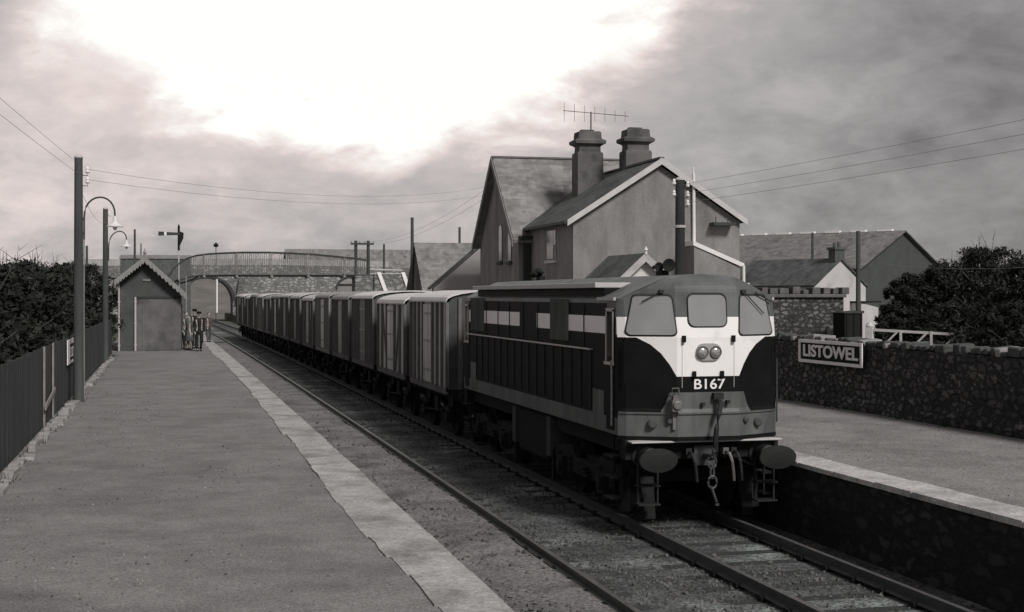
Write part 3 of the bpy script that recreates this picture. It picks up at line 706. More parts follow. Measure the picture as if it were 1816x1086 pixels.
styles = [(0, 0), (1, 4), (2, 2), (0, 1), (2, 3), (1, 0), (0, 2), (2, 1), (0, 4), (1, 2), (0, 3), (2, 0), (1, 1), (0, 0), (2, 4), (1, 3)]
sdesc = ['closely ribbed', 'cross-braced', 'narrow-ribbed']
for i, st in enumerate(styles[:15]):
    if st in protos: v = copy_tree(protos[st])
    else: v = protos[st] = make_van(*st)
    y = 33.45+i*6.12; v.location = (7.86+curve_off(y), y, 0); v.rotation_euler = (0, 0, math.atan2(-(curve_off(y+5.2)-curve_off(y)), 5.2))
    nm = ordn[i] if i < 14 else 'last'
    tag(v, '%s %s goods van, %s' % (VTONES[st[1]][0], sdesc[st[0]], 'first behind the locomotive' if i == 0 else ('last of the train near the stone bridge' if i == 14 else nm+' behind the locomotive')), 'goods van', 'covered goods vans in the train')

# ------------------------------------------------------------------ left platform: fence, posts, notice, lamps
def lathe_z(mb, x, y, prof, seg=14, mi=0): return mb.lathe((x, y, 0), (0, 0, 1), prof, seg, mi)
FX = -2.33
root = empty('board_fence', (0, 0, 0), label='long dark close-boarded fence along the back of the left platform', cat='fence')
fb = MB(); rf_ = random.Random(2); y = 6.0
while y < 64.3:
    w = .145; o = rf_.uniform(-.008, .008); h = 2.47+rf_.uniform(-.02, .02)
    if not (32.35 < y < 33.0 and False): fb.box(FX-.02+o, FX+.005+o, y, y+w-.007, .90, h)
    y += w
b_ = fb.build('boards', FENM, root)
rl = MB()
for z in (1.2, 2.2): rl.box(FX-.09, FX-.03, 6, 64.3, z, z+.09)
rl.build('rail', FENM, root)
for y in [8+3.2*i for i in range(18)]:
    MB().box(FX-.16, FX-.05, y, y+.1, .7, 2.45).build('post', FENM, root)
for p in (75, 91): 
    Y = FX*(CS-(p-908)/F*SN)/(SN+(p-908)/F*CS); MB().box(FX+.012, FX+.05, Y, Y+.17 if p == 75 else Y+.14, .94, 2.50).build('gate_post', FPOST, root, bevel=.008)
Ya = FX*(CS-(75-908)/F*SN)/(SN+(75-908)/F*CS); Yb = FX*(CS-(91-908)/F*SN)/(SN+(91-908)/F*CS)
MB().prism([(FX+.052, Ya-.1, 1.28), (FX+.052, Ya-.1, 1.38), (FX+.052, Yb+.1, 1.58), (FX+.052, Yb+.1, 1.48)], (.03, 0, 0)).build('brace', FPOST, root)
Yn = FX*(CS-(110-908)/F*SN)/(SN+(110-908)/F*CS)
p_ = MB(); p_.box(FX+.012, FX+.05, Yn, Yn+.12, .94, 2.62); p_.cbox((FX+.03, Yn+.06, 2.64), (.1, .2, .05)); p_.build('gate_post', FENM, root)
# kerb of rough stones along the fence foot: each stone one mesh of the row
kb = MB(); y = 7.0; rk = random.Random(8)
while y < 60:
    l = rk.uniform(.35, .85); h = rk.uniform(.02, .09); w = rk.uniform(.10, .24)
    if rk.random() < .93:
        M = Matrix.Translation((FX+.06+w/2+rk.uniform(0, .05), y+l/2, .93+h/2-.02)) @ Euler((rk.uniform(-.06, .06), rk.uniform(-.1, .1), rk.uniform(-.1, .1))).to_matrix().to_4x4()
        kb.cbox((0, 0, 0), (w, l-.04, h+.05), 0, M)
    y += l
kr = kb.build('kerb_stones', STONEK, bevel=.018); tag(kr, 'row of rough pale kerb stones at the foot of the dark fence', 'kerb', kind='structure')
# notice
Ys = FX*(CS-(116.5-908)/F*SN)/(SN+(116.5-908)/F*CS)
nt_ = empty('notice_board', (FX+.02, Ys, 0), label='small white notice plate fixed to the dark board fence', cat='sign')
MB().box(.01, .03, 0, 2.9, 1.83, 2.42).build('plate', WHT, nt_)
m = MB(); m.box(.031, .034, .75, 2.4, 2.23, 2.31); m.box(.031, .034, .75, 2.8, 1.91, 1.98)
m.build('lettering_band', BLK, nt_)
m = MB()
for k in range(4): m.box(.031, .034, 1.0+k*.4, 1.2+k*.4, 2.03, 2.17)
m.build('lettering', mat('faded_letter', .22), nt_)

def swan_lamp(root, base, out, rise, drop, shade_r):
    """swan-neck bracket on a pole (root frame), curving out along +x"""
    x0, z0 = base; pts = []
    for t in range(13):
        a = math.pi*t/12; pts.append((x0+out/2-math.cos(a)*out/2, 0, z0+rise*math.sin(a)**.8 + (t/12)*drop*-1 if t else z0))
    nk = MB(); nk.tube([(x0, 0, z0-.5)]+pts, .022, 7); nk.cbox((x0-.05, 0, z0-.35), (.1, .05, .08)); nk.cbox((x0-.05, 0, z0), (.1, .05, .06))
    n = nk.build('swan_neck', IRON, root)
    xe = x0+out; ze = pts[-1][2]
    sh = MB(); sh.lathe((xe, 0, ze), (0, 0, -1), [(.03, -.02), (.05, .05), (.055, .12), (.09, .16), (shade_r*.7, .19), (shade_r, .225), (shade_r, .245), (shade_r*.6, .22)], 22); sh.build('lamp_shade', CREAM, n, smooth=True)
    bl = MB(); bl.lathe((xe, 0, ze-.20), (0, 0, -1), [(.03, 0), (.05, .05), (.045, .1), (.015, .13)], 12); bl.build('bulb', CERAM, n, smooth=True)
def insul(root, spots, mats=CERAM):
    for (x, y, z) in spots:
        i = MB(); i.lathe((x, y, z), (0, 0, 1), [(.035, 0), (.055, .02), (.05, .07), (.03, .08), (.045, .1), (.03, .15), (.01, .16)], 12); i.build('insulator', mats, root)
def pole(name, x, y, z0, z1, r0, r1, lean, label, cat='pole', group=None, m=POLEM):
    root = empty(name, (x, y, z0), label=label, cat=cat, group=group)
    p = MB(); h = z1-z0
    p.tube([(0, 0, -.3), (0, 0, .4), (lean*.5, 0, h*.5), (lean, 0, h)], [r0, r0, (r0+r1)/2, r1], 14); p.build('pole', m, root, smooth=True)
    c = MB(); c.lathe((lean, 0, h), (0, 0, 1), [(r1+.012, 0), (r1+.012, .03), (r1*.5, .09)], 14); c.build('pole_cap', LEDGE, root)
    return root
PB = Vector((-2.06, 35.6, .93))
pA = pole('lamp_pole', PB.x, PB.y, .93, 6.82, .125, .098, 0, 'stout timber lamp pole nearest the camera, beside the white notice on the fence', 'lamp post')
swan_lamp(pA, (.13, 4.42), .72, .50, -.06, .20)
m = MB()
for z in (5.55, 5.30): m.tube([(.08, 0, z-.08), (.21, 0, z-.08), (.21, 0, z+.02)], .010, 5)
m.build('insulator_hooks', IRON, pA); insul(pA, [(.21, 0, 5.53), (.21, 0, 5.28)])
m = MB(); m.tube([(.13, 0, 4.2), (.125, 0, 2), (.13, 0, .0)], .018, 6); m.build('cable_conduit', IRONL, pA)
Y2 = 56.2; P2 = at(187, 640, Y2)
pB = pole('lamp_pole', P2.x, Y2, .93, 6.8, .115, .095, 0, 'second timber lamp pole, with faint swan-neck lamp, just before the gabled shelter', 'lamp post')
swan_lamp(pB, (.12, 4.40), .66, .48, -.28, .21)
insul(pB, [(.16, 0, 5.6)])

# ------------------------------------------------------------------ platform shelter
sy = 67.2
def sx(px): return at(px, 0, sy).x
def sz(py): return at(260, py, sy).z
sh = empty('platform_shelter', (0, 0, 0), label='small gabled waiting shelter with scalloped bargeboards on the left platform', cat='shelter')
xL, xR, xa = sx(212), sx(322), sx(257); zr = sz(459)
zeR = sz(521); zeL = sz(501); D_ = 7.5
m = MB()
def roofz(x):
    return zr-(zr-zeR)*(x-xa)/(sx(330)-xa) if x > xa else zr-(zr-zeL)*(xa-x)/(xa-sx(204))
m.prism([(xL, sy, .9), (xR, sy, .9), (xR, sy, roofz(xR)-.08), (xa, sy, zr-.12), (xL, sy, roofz(xL)-.08)], (0, D_, 0))
m.build('wall', mat('shelter_render_shaded', .075, .92, .3, 1.2, .01, 20), sh)  # dark base colour includes the bargeboard's shade over the upper gable
m = MB(); m.box(sx(241), xR-.03, sy-.03, sy-.002, .94, sz(530)); m.build('wall_panel', mat('shelter_panel', .125, .92, .3, 1.6, .01, 20, stain=(.6, .9, .52)), sh)
m = MB(); m.box(sx(240)-.05, xR, sy-.06, sy-.031, sz(530), sz(526)); m.build('lintel', mat('shelter_lintel', .04, .8, .2), sh)
for px_, a, b in ((211, 628, 503), (240, 620, 527)):
    x = sx(px_); m = MB(); m.tube([(x, sy-.09, .94), (x, sy-.09, sz(b))], .04 if px_ == 211 else .05, 8)
    for k in range(3): m.cbox((x, sy-.06, 1.2+k*1.0), (.13, .06, .05))
    m.build('drainpipe', LEDGE, sh)
m = MB(); m.cbox((sx(260), sy-.03, sz(497)), (.36, .05, .10)); m.build('gable_vent', mat('vent_grey', .2), sh)
m = MB()
for (xe, ze) in ((sx(331), sz(524)), (sx(200), sz(503))):
    m.prism([(xa, sy-.45, zr+.08), (xe, sy-.45, ze+.06), (xe, sy-.45, ze-.02), (xa, sy-.45, zr)], (0, D_+.8, 0))
m.build('roof', SLATED, sh)
m = MB()
for (xe, ze) in ((sx(331), sz(524)), (sx(203), sz(500))):
    a = Vector((xa, sy-.47, zr+.10)); b = Vector((xe, sy-.47, ze+.08)); dv = (b-a); n = 11; up = Vector((0, 0, 1))
    top = [a, b]; bot = []
    for k in range(n*6, -1, -1):
        t = k/(n*6); f = (t*n) % 1; bot.append(a+dv*t-up*(.22+.10*math.sin(math.pi*f)))
    m.prism([a]+[b]+bot, (0, -.04, 0))
m.build('bargeboard', mat('bargeboard_grey', .24, .8, .2, 4), sh)
m = MB(); m.lathe((xa, sy-.47, zr+.05), (0, 0, 1), [(.05, 0), (.05, .15), (.09, .2), (.03, .3), (.01, .42)], 10); m.build('finial', mat('bargeboard_grey', .27), sh)
m = MB(); m.box(xR-.02, xR+.05, sy+1.4, sy+5.5, 1.0, 3.05); m.build('doorway', WINT, sh)
m = MB(); m.box(sx(198), sx(212), sy-.2, sy+D_, sz(503)-.1, sz(500)); m.build('gutter', LEDGE, sh)

# ------------------------------------------------------------------ people
SKIN = mat('skin', (.42, .36, .33), .6, .06); 
def person(x, y, z, rz, h, coat, legs, label, hat=None, skirt=False, stride=.12, armL=(.10, -.05), armR=(-.04, .08), bag=False, hairc=.04):
    root = empty('person', (x, y, z), rz, label=label, cat='person', group='people on the left platform')
    k = h/1.75; V = lambda a, b, c: Vector((a*k, b*k, c*k))
    pelvis = V(0, 0, .92); chest = V(0, 0, 1.28); neck = V(0, 0, 1.50); head = V(0, -.02, 1.66)
    J = [pelvis, chest, neck, V(0, -.02, 1.58)]; E = [(0, 1), (1, 2), (2, 3)]; Rr = [.13, .14, .052, .06]
    sleeves = []; trous = []
    for s, arm in ((-1, armL), (1, armR)):
        o = len(J); sh_ = V(s*.17, 0, 1.42); el = V(s*.23, arm[0]*.5, 1.14); wr = V(s*.22, -.08+arm[1], .88); pm = V(s*.215, -.10+arm[1], .82)
        J += [sh_, el, wr, pm]; E += [(1, o), (o, o+1), (o+1, o+2), (o+2, o+3)]; Rr += [.055, .042, .028, .032]; sleeves.append([sh_, el, wr])
        for q in range(4):
            f = len(J); J += [pm+V(s*.004, -.024+q*.016, -.045), pm+V(-s*.008, -.024+q*.016, -.078)]; E += [(o+3, f), (f, f+1)]; Rr += [.009, .007]
        f = len(J); J += [pm+V(-s*.02, -.04, -.01), pm+V(-s*.025, -.05, -.05)]; E += [(o+3, f), (f, f+1)]; Rr += [.011, .008]
    for s in (-1, 1):
        o = len(J); st = stride*s; hip = V(s*.09, 0, .88); kn = V(s*.10, -.5*st-.02, .48); an = V(s*.10, st, .08); toe = V(s*.11, st-.17, .03)
        J += [hip, kn, an, toe]; E += [(0, o), (o, o+1), (o+1, o+2), (o+2, o+3)]; Rr += [.085, .055, .038, .03]; trous.append([hip, kn, an, toe])
    me = bpy.data.meshes.new('body'); me.from_pydata(J, E, []); me.materials.append(SKIN)
    b = bpy.data.objects.new('body', me); col.objects.link(b); b.parent = root
    md = b.modifiers.new('skin', 'SKIN')
    for i, r in enumerate(Rr): me.skin_vertices[0].data[i].radius = (r*k, r*k)
    me.skin_vertices[0].data[0].use_root = True
    ss = b.modifiers.new('sub', 'SUBSURF'); ss.levels = 1; ss.render_levels = 1
    hm = MB(); hm.lathe(head+V(0, 0, -.12), (0, 0, 1), [(.03*k, 0), (.062*k, .03*k), (.078*k, .09*k), (.082*k, .14*k), (.07*k, .20*k), (.03*k, .235*k)], 14)
    hm.lathe(head+V(0, -.078, -.02), (0, -1, -.2), [(.016*k, 0), (.012*k, .025*k), (.004*k, .03*k)], 6)
    for s in (-1, 1): hm.lathe(head+V(s*.08, .005, -.01), (s, 0, 0), [(.022*k, -.01*k), (.02*k, .012*k)], 8)
    hm.build('head', SKIN, root, smooth=True)
    hr = MB(); hr.lathe(head+V(0, .012, .0), (0, .1, 1), [(.088*k, 0), (.09*k, .05*k), (.075*k, .10*k), (.03*k, .13*k)], 14); hr.build('hair', mat('hair_%d' % int(hairc*100), hairc), root, smooth=True)
    fc = MB()
    for s in (-1, 1): fc.lathe(head+V(s*.03, -.070, .01), (0, -1, 0), [(.010*k, 0), (.007*k, .008*k)], 8)
    fc.cbox(head+V(0, -.068, -.06), (.045*k, .012*k, .009*k)); fc.build('face_features', BLK, root)
    if hat == 'cap':
        c = MB(); c.lathe(head+V(0, .01, .055), (0, 0, 1), [(.095*k, 0), (.115*k, .035*k), (.10*k, .07*k), (.03*k, .085*k)], 14); c.prism([head+V(-.07, -.06, .055), head+V(-.05, -.15, .045), head+V(.05, -.15, .045), head+V(.07, -.06, .055)], V(0, 0, .015)); c.build('cap', BLK, root)
    ct = MB(); zz = [(.80, .155), (.92, .165), (1.08, .150), (1.25, .175), (1.38, .185), (1.46, .13), (1.50, .065)]
    ct.lathe((0, 0, 0), (0, 0, 1), [(r*k, zv*k) for zv, r in zz], 18, sx=1, sz=.66)
    for sl in sleeves: ct.tube([sl[0]+V(0, 0, .03), sl[1], sl[2]], [.068*k, .056*k, .044*k], 10)
    ct.build('coat', coat, root, smooth=True)
    if skirt:
        sk = MB(); sk.lathe((0, 0, 0), (0, 0, 1), [(.23*k, .46*k), (.22*k, .60*k), (.175*k, .88*k), (.16*k, .94*k)], 18, sz=.75); sk.build('skirt', legs, root, smooth=True)
    else:
        for t in trous:
            q = MB(); q.tube([t[0]+V(0, 0, .04), t[1], t[2]+V(0, 0, .02)], [.105*k, .078*k, .062*k], 12); q.build('trouser_leg', legs, root, smooth=True)
    for t in trous:
        q = MB(); q.tube([t[2]+V(0, .05, -.03), t[2]+V(0, -.03, -.03), t[3]+V(0, 0, .0)], [.04*k, .045*k, .03*k], 8); q.build('shoe', BLK, root, smooth=True)
    return root
CD = mat('dark_coat', .018, .9, .2); CL = mat('light_coat', .17, .9, .15); CM = mat('mid_coat', .09, .9, .2)
pz = .935
def pp(px, Y): return at(px, 0, Y).x
person(pp(353, 66.3), 66.3, pz, R(10), 1.78, CD, CD, 'man in dark suit and cap with pale shirt front, walking along the platform edge', hat='cap', stride=.14)
q = MB(); q.prism([(-.05, 0, 0), (.05, 0, 0), (.02, 0, -.30), (-.02, 0, -.30)], (0, .02, 0)); o = q.build('shirt_front', CERAM, bpy.data.objects['person'], loc=(0, -.145, 1.42))
person(pp(336, 68.0), 68.0, pz, R(-50), 1.62, CM, CM, 'woman in grey jacket and skirt beside the shelter wall', skirt=True, stride=.05)
person(pp(330, 69.5), 69.5, pz, R(20), 1.74, CM, CD, 'figure in mid grey coat half hidden by the shelter corner', stride=.06)
person(pp(345, 69.8), 69.8, pz, R(30), 1.86, CD, CD, 'tall man in dark coat and cap behind the others', hat='cap', stride=.03)
person(pp(370, 79), 79, pz, R(35), 1.60, mat('dull_red_coat', (.09, .06, .065), .9, .2), CM, 'person in dull coat standing apart near the platform edge', stride=.05)

# ------------------------------------------------------------------ footbridge
fy_ = 103.5
def fp(px, py, dy=0): 
    v = at(px, py, fy_); v.y += dy; return v
fbr = empty('footbridge', (0, 0, 0), label='iron lattice footbridge with curved railings across both tracks', cat='footbridge')
top = [(298, 492), (308, 476), (318, 467), (332, 458), (348, 453), (372, 450), (400, 448.5), (430, 447.5), (480, 447.5), (520, 449), (560, 451), (600, 455), (640, 459), (656, 462)]
bot = [(305, 497), (312, 501), (322, 496), (338, 491), (355, 488.5), (400, 488), (500, 488), (600, 488), (656, 488)]
def interp(tab, x):
    if x <= tab[0][0]: return tab[0][1]
    for (a, b), (c, d) in zip(tab, tab[1:]):
        if x <= c: return b+(d-b)*(x-a)/(c-a)
    return tab[-1][1]
for dy, nm in ((0, 'near'), (1.9, 'far')):
    g = MB(); g.tube([fp(a, b, dy) for a, b in top], .05, 6); g.tube([fp(a, b, dy) for a, b in bot], .05, 6)
    gi = g.build('girder', IRON, fbr)
    bars = MB(); px = 306
    while px < 655:
        bars.tube([fp(px, interp(bot, px), dy), fp(px, interp(top, px), dy)], .013, 4, cap=False); px += 3.4
    px = 306
    while px < 640 and dy:
        bars.tube([fp(px, interp(bot, px), dy), fp(px+14, interp(top, px+14), dy)], .010, 3, cap=False)
        bars.tube([fp(px+14, interp(bot, px+14), dy), fp(px, interp(top, px), dy)], .010, 3, cap=False); px += 14
    bars.build('lattice', mat('lattice_iron', .16, .7, .2), fbr)
    for px in (362, 420, 482, 547, 611):
        p = MB(); a = fp(px, 491, dy); b = fp(px, interp(top, px), dy); p.tube([a, b], .045, 6); p.lathe(a, (0, 0, -1), [(.1, -.1), (.12, .05), (.03, .12)], 8); p.build('stanchion', IRONL, fbr)
m = MB(); a = fp(338, 488); b = fp(656, 488); m.box(a.x, b.x, fy_+.05, fy_+1.85, a.z-.09, a.z-.03); m.build('deck', TIMB, fbr)
m = MB()
for x, z1 in ((fp(318, 0).x, 4.6), (fp(330, 0).x, 4.9)):
    m.tube([(x, fy_, .9), (x, fy_, z1)], .07, 8); m.tube([(x, fy_+1.9, .9), (x, fy_+1.9, z1)], .07, 8)
m.build('column', IRONL, fbr)
m = MB(); t = [fp(305, 498), fp(308, 503), fp(314, 505), fp(318, 501), fp(315, 497), fp(311, 499)]; m.tube(t, .09, 6); m.tube([fp(318, 503), fp(330, 500), fp(345, 494), fp(352, 490)], .07, 6); m.build('scroll_bracket', BLKD, fbr)
# right landing: tower, stairs with white strings
m = MB(); a = fp(630, 488); b = fp(662, 488)
m.box(a.x, b.x, fy_-.02, fy_+1.9, a.z-1.5, a.z-.05); m.build('landing', RUBBLE3, fbr)
for px0, px1 in ((668, 681), (711, 723)):
    m = MB(); A = fp(px0, 483); B = fp(px1, 518); m.prism([A, A+Vector((.28, 0, 0)), B+Vector((.28, 0, 0)), B], (0, -.12, 0)); m.build('stair_string', WHT, fbr)
m = MB(); A = fp(664, 487); B = fp(715, 487)
m.prism([A, B, fp(728, 560), fp(664, 560)], (0, 1.6, 0)); m.build('stair_wall', RUBBLE3, fbr)
m = MB(); m.tube([fp(656, 478), fp(712, 480)], .07, 6); m.tube([fp(656, 486), fp(712, 486)], .05, 6); m.build('landing_rail', LEDGE, fbr)

# ------------------------------------------------------------------ stone road bridge beyond
BY = 205.0
br = empty('stone_road_bridge', (0, 0, 0), label='stone arched road bridge over the tracks behind the footbridge', cat='bridge')
def bp(px, py): return at(px, py, BY)
def arch_pts(pxc, hw, ycrown, yspring, ybase, n=14):
    pts = [(pxc-hw, ybase)]
    for k in range(n+1):
        a = math.pi*(1-k/n); pts.append((pxc+hw*math.cos(a), yspring-(yspring-ycrown)*math.sin(a)))
    pts.append((pxc+hw, ybase)); return pts
a1 = arch_pts(368, 45, 493, 534, 590); a2 = arch_pts(628, 30, 493, 514, 590)
outline = [(150, 472), (150, 590)]+a1+a2+[(760, 590), (760, 478), (690, 474), (480, 470), (300, 470)]
m = MB(); m.prism([bp(*p) for p in outline], (0, 8.0, 0)); m.build('wall', RUBBLE3, br)
for a in (a1, a2):
    m = MB(); inner = a[1:-1]; cx = (a[0][0]+a[-1][0])/2; outer = [(cx+(x-cx)*1.10, y-3.5) for x, y in inner]
    n = len(inner); va = [bp(*p)+Vector((0, -.15, 0)) for p in inner]; vb = [bp(*p)+Vector((0, -.15, 0)) for p in outer]; vc = [v+Vector((0, .14, 0)) for v in va]; vd = [v+Vector((0, .14, 0)) for v in vb]
    m.add(va+vb+vc+vd, [(i, i+1, i+1+n, i+n) for i in range(n-1)]+[(i, i+2*n, i+1+2*n, i+1) for i in range(n-1)]+[(i+n, i+1+n, i+1+3*n, i+3*n) for i in range(n-1)])
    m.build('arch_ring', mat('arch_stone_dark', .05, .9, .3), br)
m = MB(); m.prism([bp(*p)+Vector((0, .1, 0)) for p in ((150, 460), (150, 472), (300, 470), (480, 470), (690, 474), (690, 464), (480, 459), (300, 459))], (0, .6, 0)); m.build('parapet', CONC, br)
m = MB(); m.prism([bp(*p)+Vector((0, -.02, 0)) for p in ((418, 534), (424, 494), (432, 490), (440, 520), (442, 534))], (0, -.9, 0)); m.build('buttress', RUBBLE3, br)
# earth bank seen through the arches
mb = MB(); vs = []; fs = []; nx, ny = 30, 14
for j in range(ny):
    for i in range(nx):
        x = -20+i*2.0; yy = 225+j*5; side = max(0, abs(x-8.5)-4.5)
        z = -.2+min(7.6, side*.5+max(0, j-.5)*1.0+noise.noise(Vector((x*.2, yy*.1, 0)))*.5)*(1 if x < 18 else max(0, 1-(x-18)/5))
        vs.append((x, yy, z))
        if i and j: a = j*nx+i; fs.append((a-nx-1, a-nx, a, a-1))
tag(mb.add(vs, fs).build('earth_bank', mat('bank_earth', (.15, .14, .13), .95, .3, .2, .1, 2), fix=False, smooth=True), kind='structure')
wp_ = pole('white_marker_post', *at(384, 0, 190).xy, 1.5, at(384, 496, 190).z, .17, .17, 0, 'tall white post seen through the left bridge arch', 'post', m=WHT)

# grey approach roof and barns behind
def gable_building(name, loc, rz, w, l, ze, zr, wall_m, roof_m, label, cat, zb=.5, ov=.25, group=None, barge=None, tk=.12):
    """gable faces local -y; ridge runs along +y"""
    root = empty(name, loc, rz, label=label, cat=cat, group=group)
    m = MB(); m.prism([(-w/2, 0, zb), (w/2, 0, zb), (w/2, 0, ze), (0, 0, zr), (-w/2, 0, ze)], (0, l, 0)); m.build('wall', wall_m, root)
    sl = (zr-ze)/(w/2); r = MB()
    for s in (-1, 1):
        xe = s*(w/2+ov); z_e = ze-sl*ov+.02
        r.prism([(0, -ov, zr+.02), (xe, -ov, z_e), (xe, -ov, z_e+tk), (0, -ov, zr+.02+tk*1.1)], (0, l+2*ov, 0))
    r.build('roof', roof_m, root)
    if barge:
        b = MB()
        for s in (-1, 1):
            xe = s*(w/2+ov); z_e = ze-sl*ov+.02
            b.prism([(0, -ov-.035, zr+tk*1.1+.03), (xe, -ov-.035, z_e+tk+.01), (xe, -ov-.035, z_e-.14), (0, -ov-.035, zr-.12)], (0, .03, 0))
        b.build('bargeboard', barge, root)
    return root
# long pale building left of the footbridge
p0 = at(282, 452, 150); p1 = at(214, 454, 150); p2 = at(338, 452, 150)
g = gable_building('pale_roofed_shed', (p2.x, 150+3, .5), R(90), 9, p2.x-p1.x, 7.2-.5, p0.z-.6, mat('shed_wall', .10, .9, .25), SLATEL, 'long pale-roofed shed behind the platform shelter', 'shed', zb=0, ov=.1)
# grey hip-roofed barn beyond the bridge
p1 = at(512, 441, 262); p2 = at(700, 447, 262)
g = gable_building('grey_barn', (p2.x+8, 266, .5), R(90), 16, p2.x-p1.x+8, p1.z-6.8, p1.z-.6, PLASTER, slate('far_roof', .20, var=.08), 'long grey-roofed barn far beyond the footbridge', 'barn', zb=0, ov=.4)
# goods shed: ridge across the view, dark end gable to the left
p1 = at(741, 432, 88); p2 = at(872, 432, 88)
g = gable_building('goods_shed', (p2.x+1, 88, .5), R(90), 6.0, p2.x+1-p1.x, 3.2, p1.z-.6, PLASTD, SLATE, 'low goods shed with broad grey slate roof left of the station house', 'goods shed', zb=0, ov=.25)

# ------------------------------------------------------------------ station house
hs = empty('station_house', (0, 0, 0), label='grey rendered station house with steep slate roofs and two heavy chimneys', cat='house')
def wallp(name, poly, vec, m=PLASTER): 
    q = MB(); q.prism(poly, vec); return q.build(name, m, hs)
YF = 51.4
eL = at(1015, 388, YF); ap = at(1170, 288, YF); eR = at(1318, 391, YF)
wx0, wx1 = 15.0, eR.x-.15
zeave = eL.z; zap = ap.z; xap = ap.x
YB = 62.0     # ridge line of the cross range
# wing wall
wallp('wing_wall', [(wx0, YF, .5), (wx1, YF, .5), (wx1, YF, eR.z-.05), (xap, YF, zap-.12), (wx0, YF, zeave-.10)], (0, YB-YF-.1, 0))
# wing roof, two slabs
sl = (zap-zeave)/(xap-wx0)
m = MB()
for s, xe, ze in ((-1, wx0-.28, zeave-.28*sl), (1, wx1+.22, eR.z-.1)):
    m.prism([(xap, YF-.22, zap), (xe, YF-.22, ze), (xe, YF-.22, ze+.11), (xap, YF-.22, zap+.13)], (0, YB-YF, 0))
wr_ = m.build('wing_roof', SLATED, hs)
m = MB()
for xe, ze in ((wx0-.30, zeave-.30*sl), (wx1+.24, eR.z-.11)):
    m.prism([(xap, YF-.26, zap+.15), (xe, YF-.26, ze+.13), (xe, YF-.26, ze-.10), (xap, YF-.26, zap-.10)], (0, .035, 0))
m.build('bargeboard', BARGE, hs)
m = MB()
m.box(wx0-.40, wx0-.28, YF-.2, YB-4.6, zeave-.28*sl-.02, zeave-.28*sl+.08); m.build('gutter', IRON, hs)
m = MB(); m.box(xap-.1, xap+.1, YF-.24, YB-.5, zap+.11, zap+.19); m.build('ridge_tiles', mat('ridge_tile', .13), hs)
# cross range: gable towards the platform
CX = 14.5; gm = at(883, 283, YB); 
def on_x(px, py, X):
    r = (px-908)/F; Y = X*(CS-r*SN)/(SN+r*CS); d = X*SN+Y*CS; return Vector((X, Y, CAM_H+(YH-py)*d/F))
gn = on_x(928, 421, CX); gf = on_x(857, 408, CX); ga = on_x(884, 285, CX)
hw = 3.75; yc = ga.y; zr_ = ga.z; slc = (zr_-6.0)/hw; zee = 6.0; xend = 21.9
wallp('range_wall', [(CX, yc-hw, .5), (CX, yc+hw, .5), (CX, yc+hw, zee-.1), (CX, yc, zr_-.12), (CX, yc-hw, zee-.1)], (xend-CX, 0, 0))
m = MB()
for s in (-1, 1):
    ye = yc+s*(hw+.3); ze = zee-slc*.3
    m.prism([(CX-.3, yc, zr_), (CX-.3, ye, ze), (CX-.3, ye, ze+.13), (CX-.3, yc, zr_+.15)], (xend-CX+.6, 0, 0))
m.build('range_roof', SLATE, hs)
m = MB(); m.box(CX-.32, xend+.3, yc-.1, yc+.1, zr_+.12, zr_+.2); m.build('ridge_tiles', mat('ridge_tile', .13), hs)
m = MB()
for s in (-1, 1):
    ye = yc+s*(hw+.3); ze = zee-slc*.3
    m.prism([(CX-.33, yc, zr_+.16), (CX-.33, ye, ze+.14), (CX-.33, ye, ze-.16), (CX-.33, yc, zr_-.16)], (-.04, 0, 0))
m.build('gable_bargeboard', mat('barge_dull', .20, .8, .2), hs)
# pale verge flashing where the wing roof meets the range roof
a = on_x(930, 402, wx0-.3)
# arched windows in the range gable
for px0 in (888.5, 905):
    c = on_x(px0, 430, CX); w = .32 if px0 < 900 else .30; zt = on_x(px0, 398, CX).z if px0 < 900 else on_x(px0, 408, CX).z; zb_ = on_x(px0, 464, CX).z
    pts = [(c.y-w, zb_), (c.y+w, zb_), (c.y+w, zt-.3), (c.y+w*.6, zt-.08), (c.y, zt), (c.y-w*.6, zt-.08), (c.y-w, zt-.3)]
    m = MB(); m.prism([(CX-.004, y, z) for y, z in pts], (-.02, 0, 0)); fr = m.build('arched_window', mat('frame_dull', .10), hs)
    m = MB(); m.prism([(CX-.025, c.y+(y-c.y)*.90, zb_+.04+(z-zb_)*.97) for y, z in pts], (-.012, 0, 0)); m.build('pane', WINT, fr)
    m = MB(); m.box(CX-.14, CX, c.y-w-.1, c.y+w+.1, zb_-.13, zb_-.02); m.build('sill', mat('sill_dark', .07), fr)
# side window of the wing
a = on_x(971, 409, wx0); b = on_x(987, 461, wx0); y0, y1 = b.y, a.y; z0, z1 = b.z, a.z
m = MB(); m.box(wx0-.02, wx0-.003, y0, y1, z0, z1); fr = m.build('side_window', mat('window_frame_grey', .25), hs)
m = MB(); m.box(wx0-.034, wx0-.021, y0+.40, y1-.04, z0+.05, z1-.04); m.box(wx0-.034, wx0-.021, y0+.05, y0+.35, z0+.6, z1-.04); m.build('pane', WINT, fr)
m = MB(); m.box(wx0-.12, wx0, y0-.08, y1+.08, z0-.12, z0-.01); m.build('sill', BARGE, fr)
# dark downpipe and hopper at the junction
c = on_x(936, 425, wx0-.12)
m = MB(); m.box(wx0-.32, wx0-.02, c.y-.2, c.y+.25, .9, c.z); m.box(wx0-.55, wx0, c.y-.45, c.y+.4, c.z, c.z+.14); m.build('hopper_and_downpipe', mat('dark_pipe', .03, .7, .2), hs)
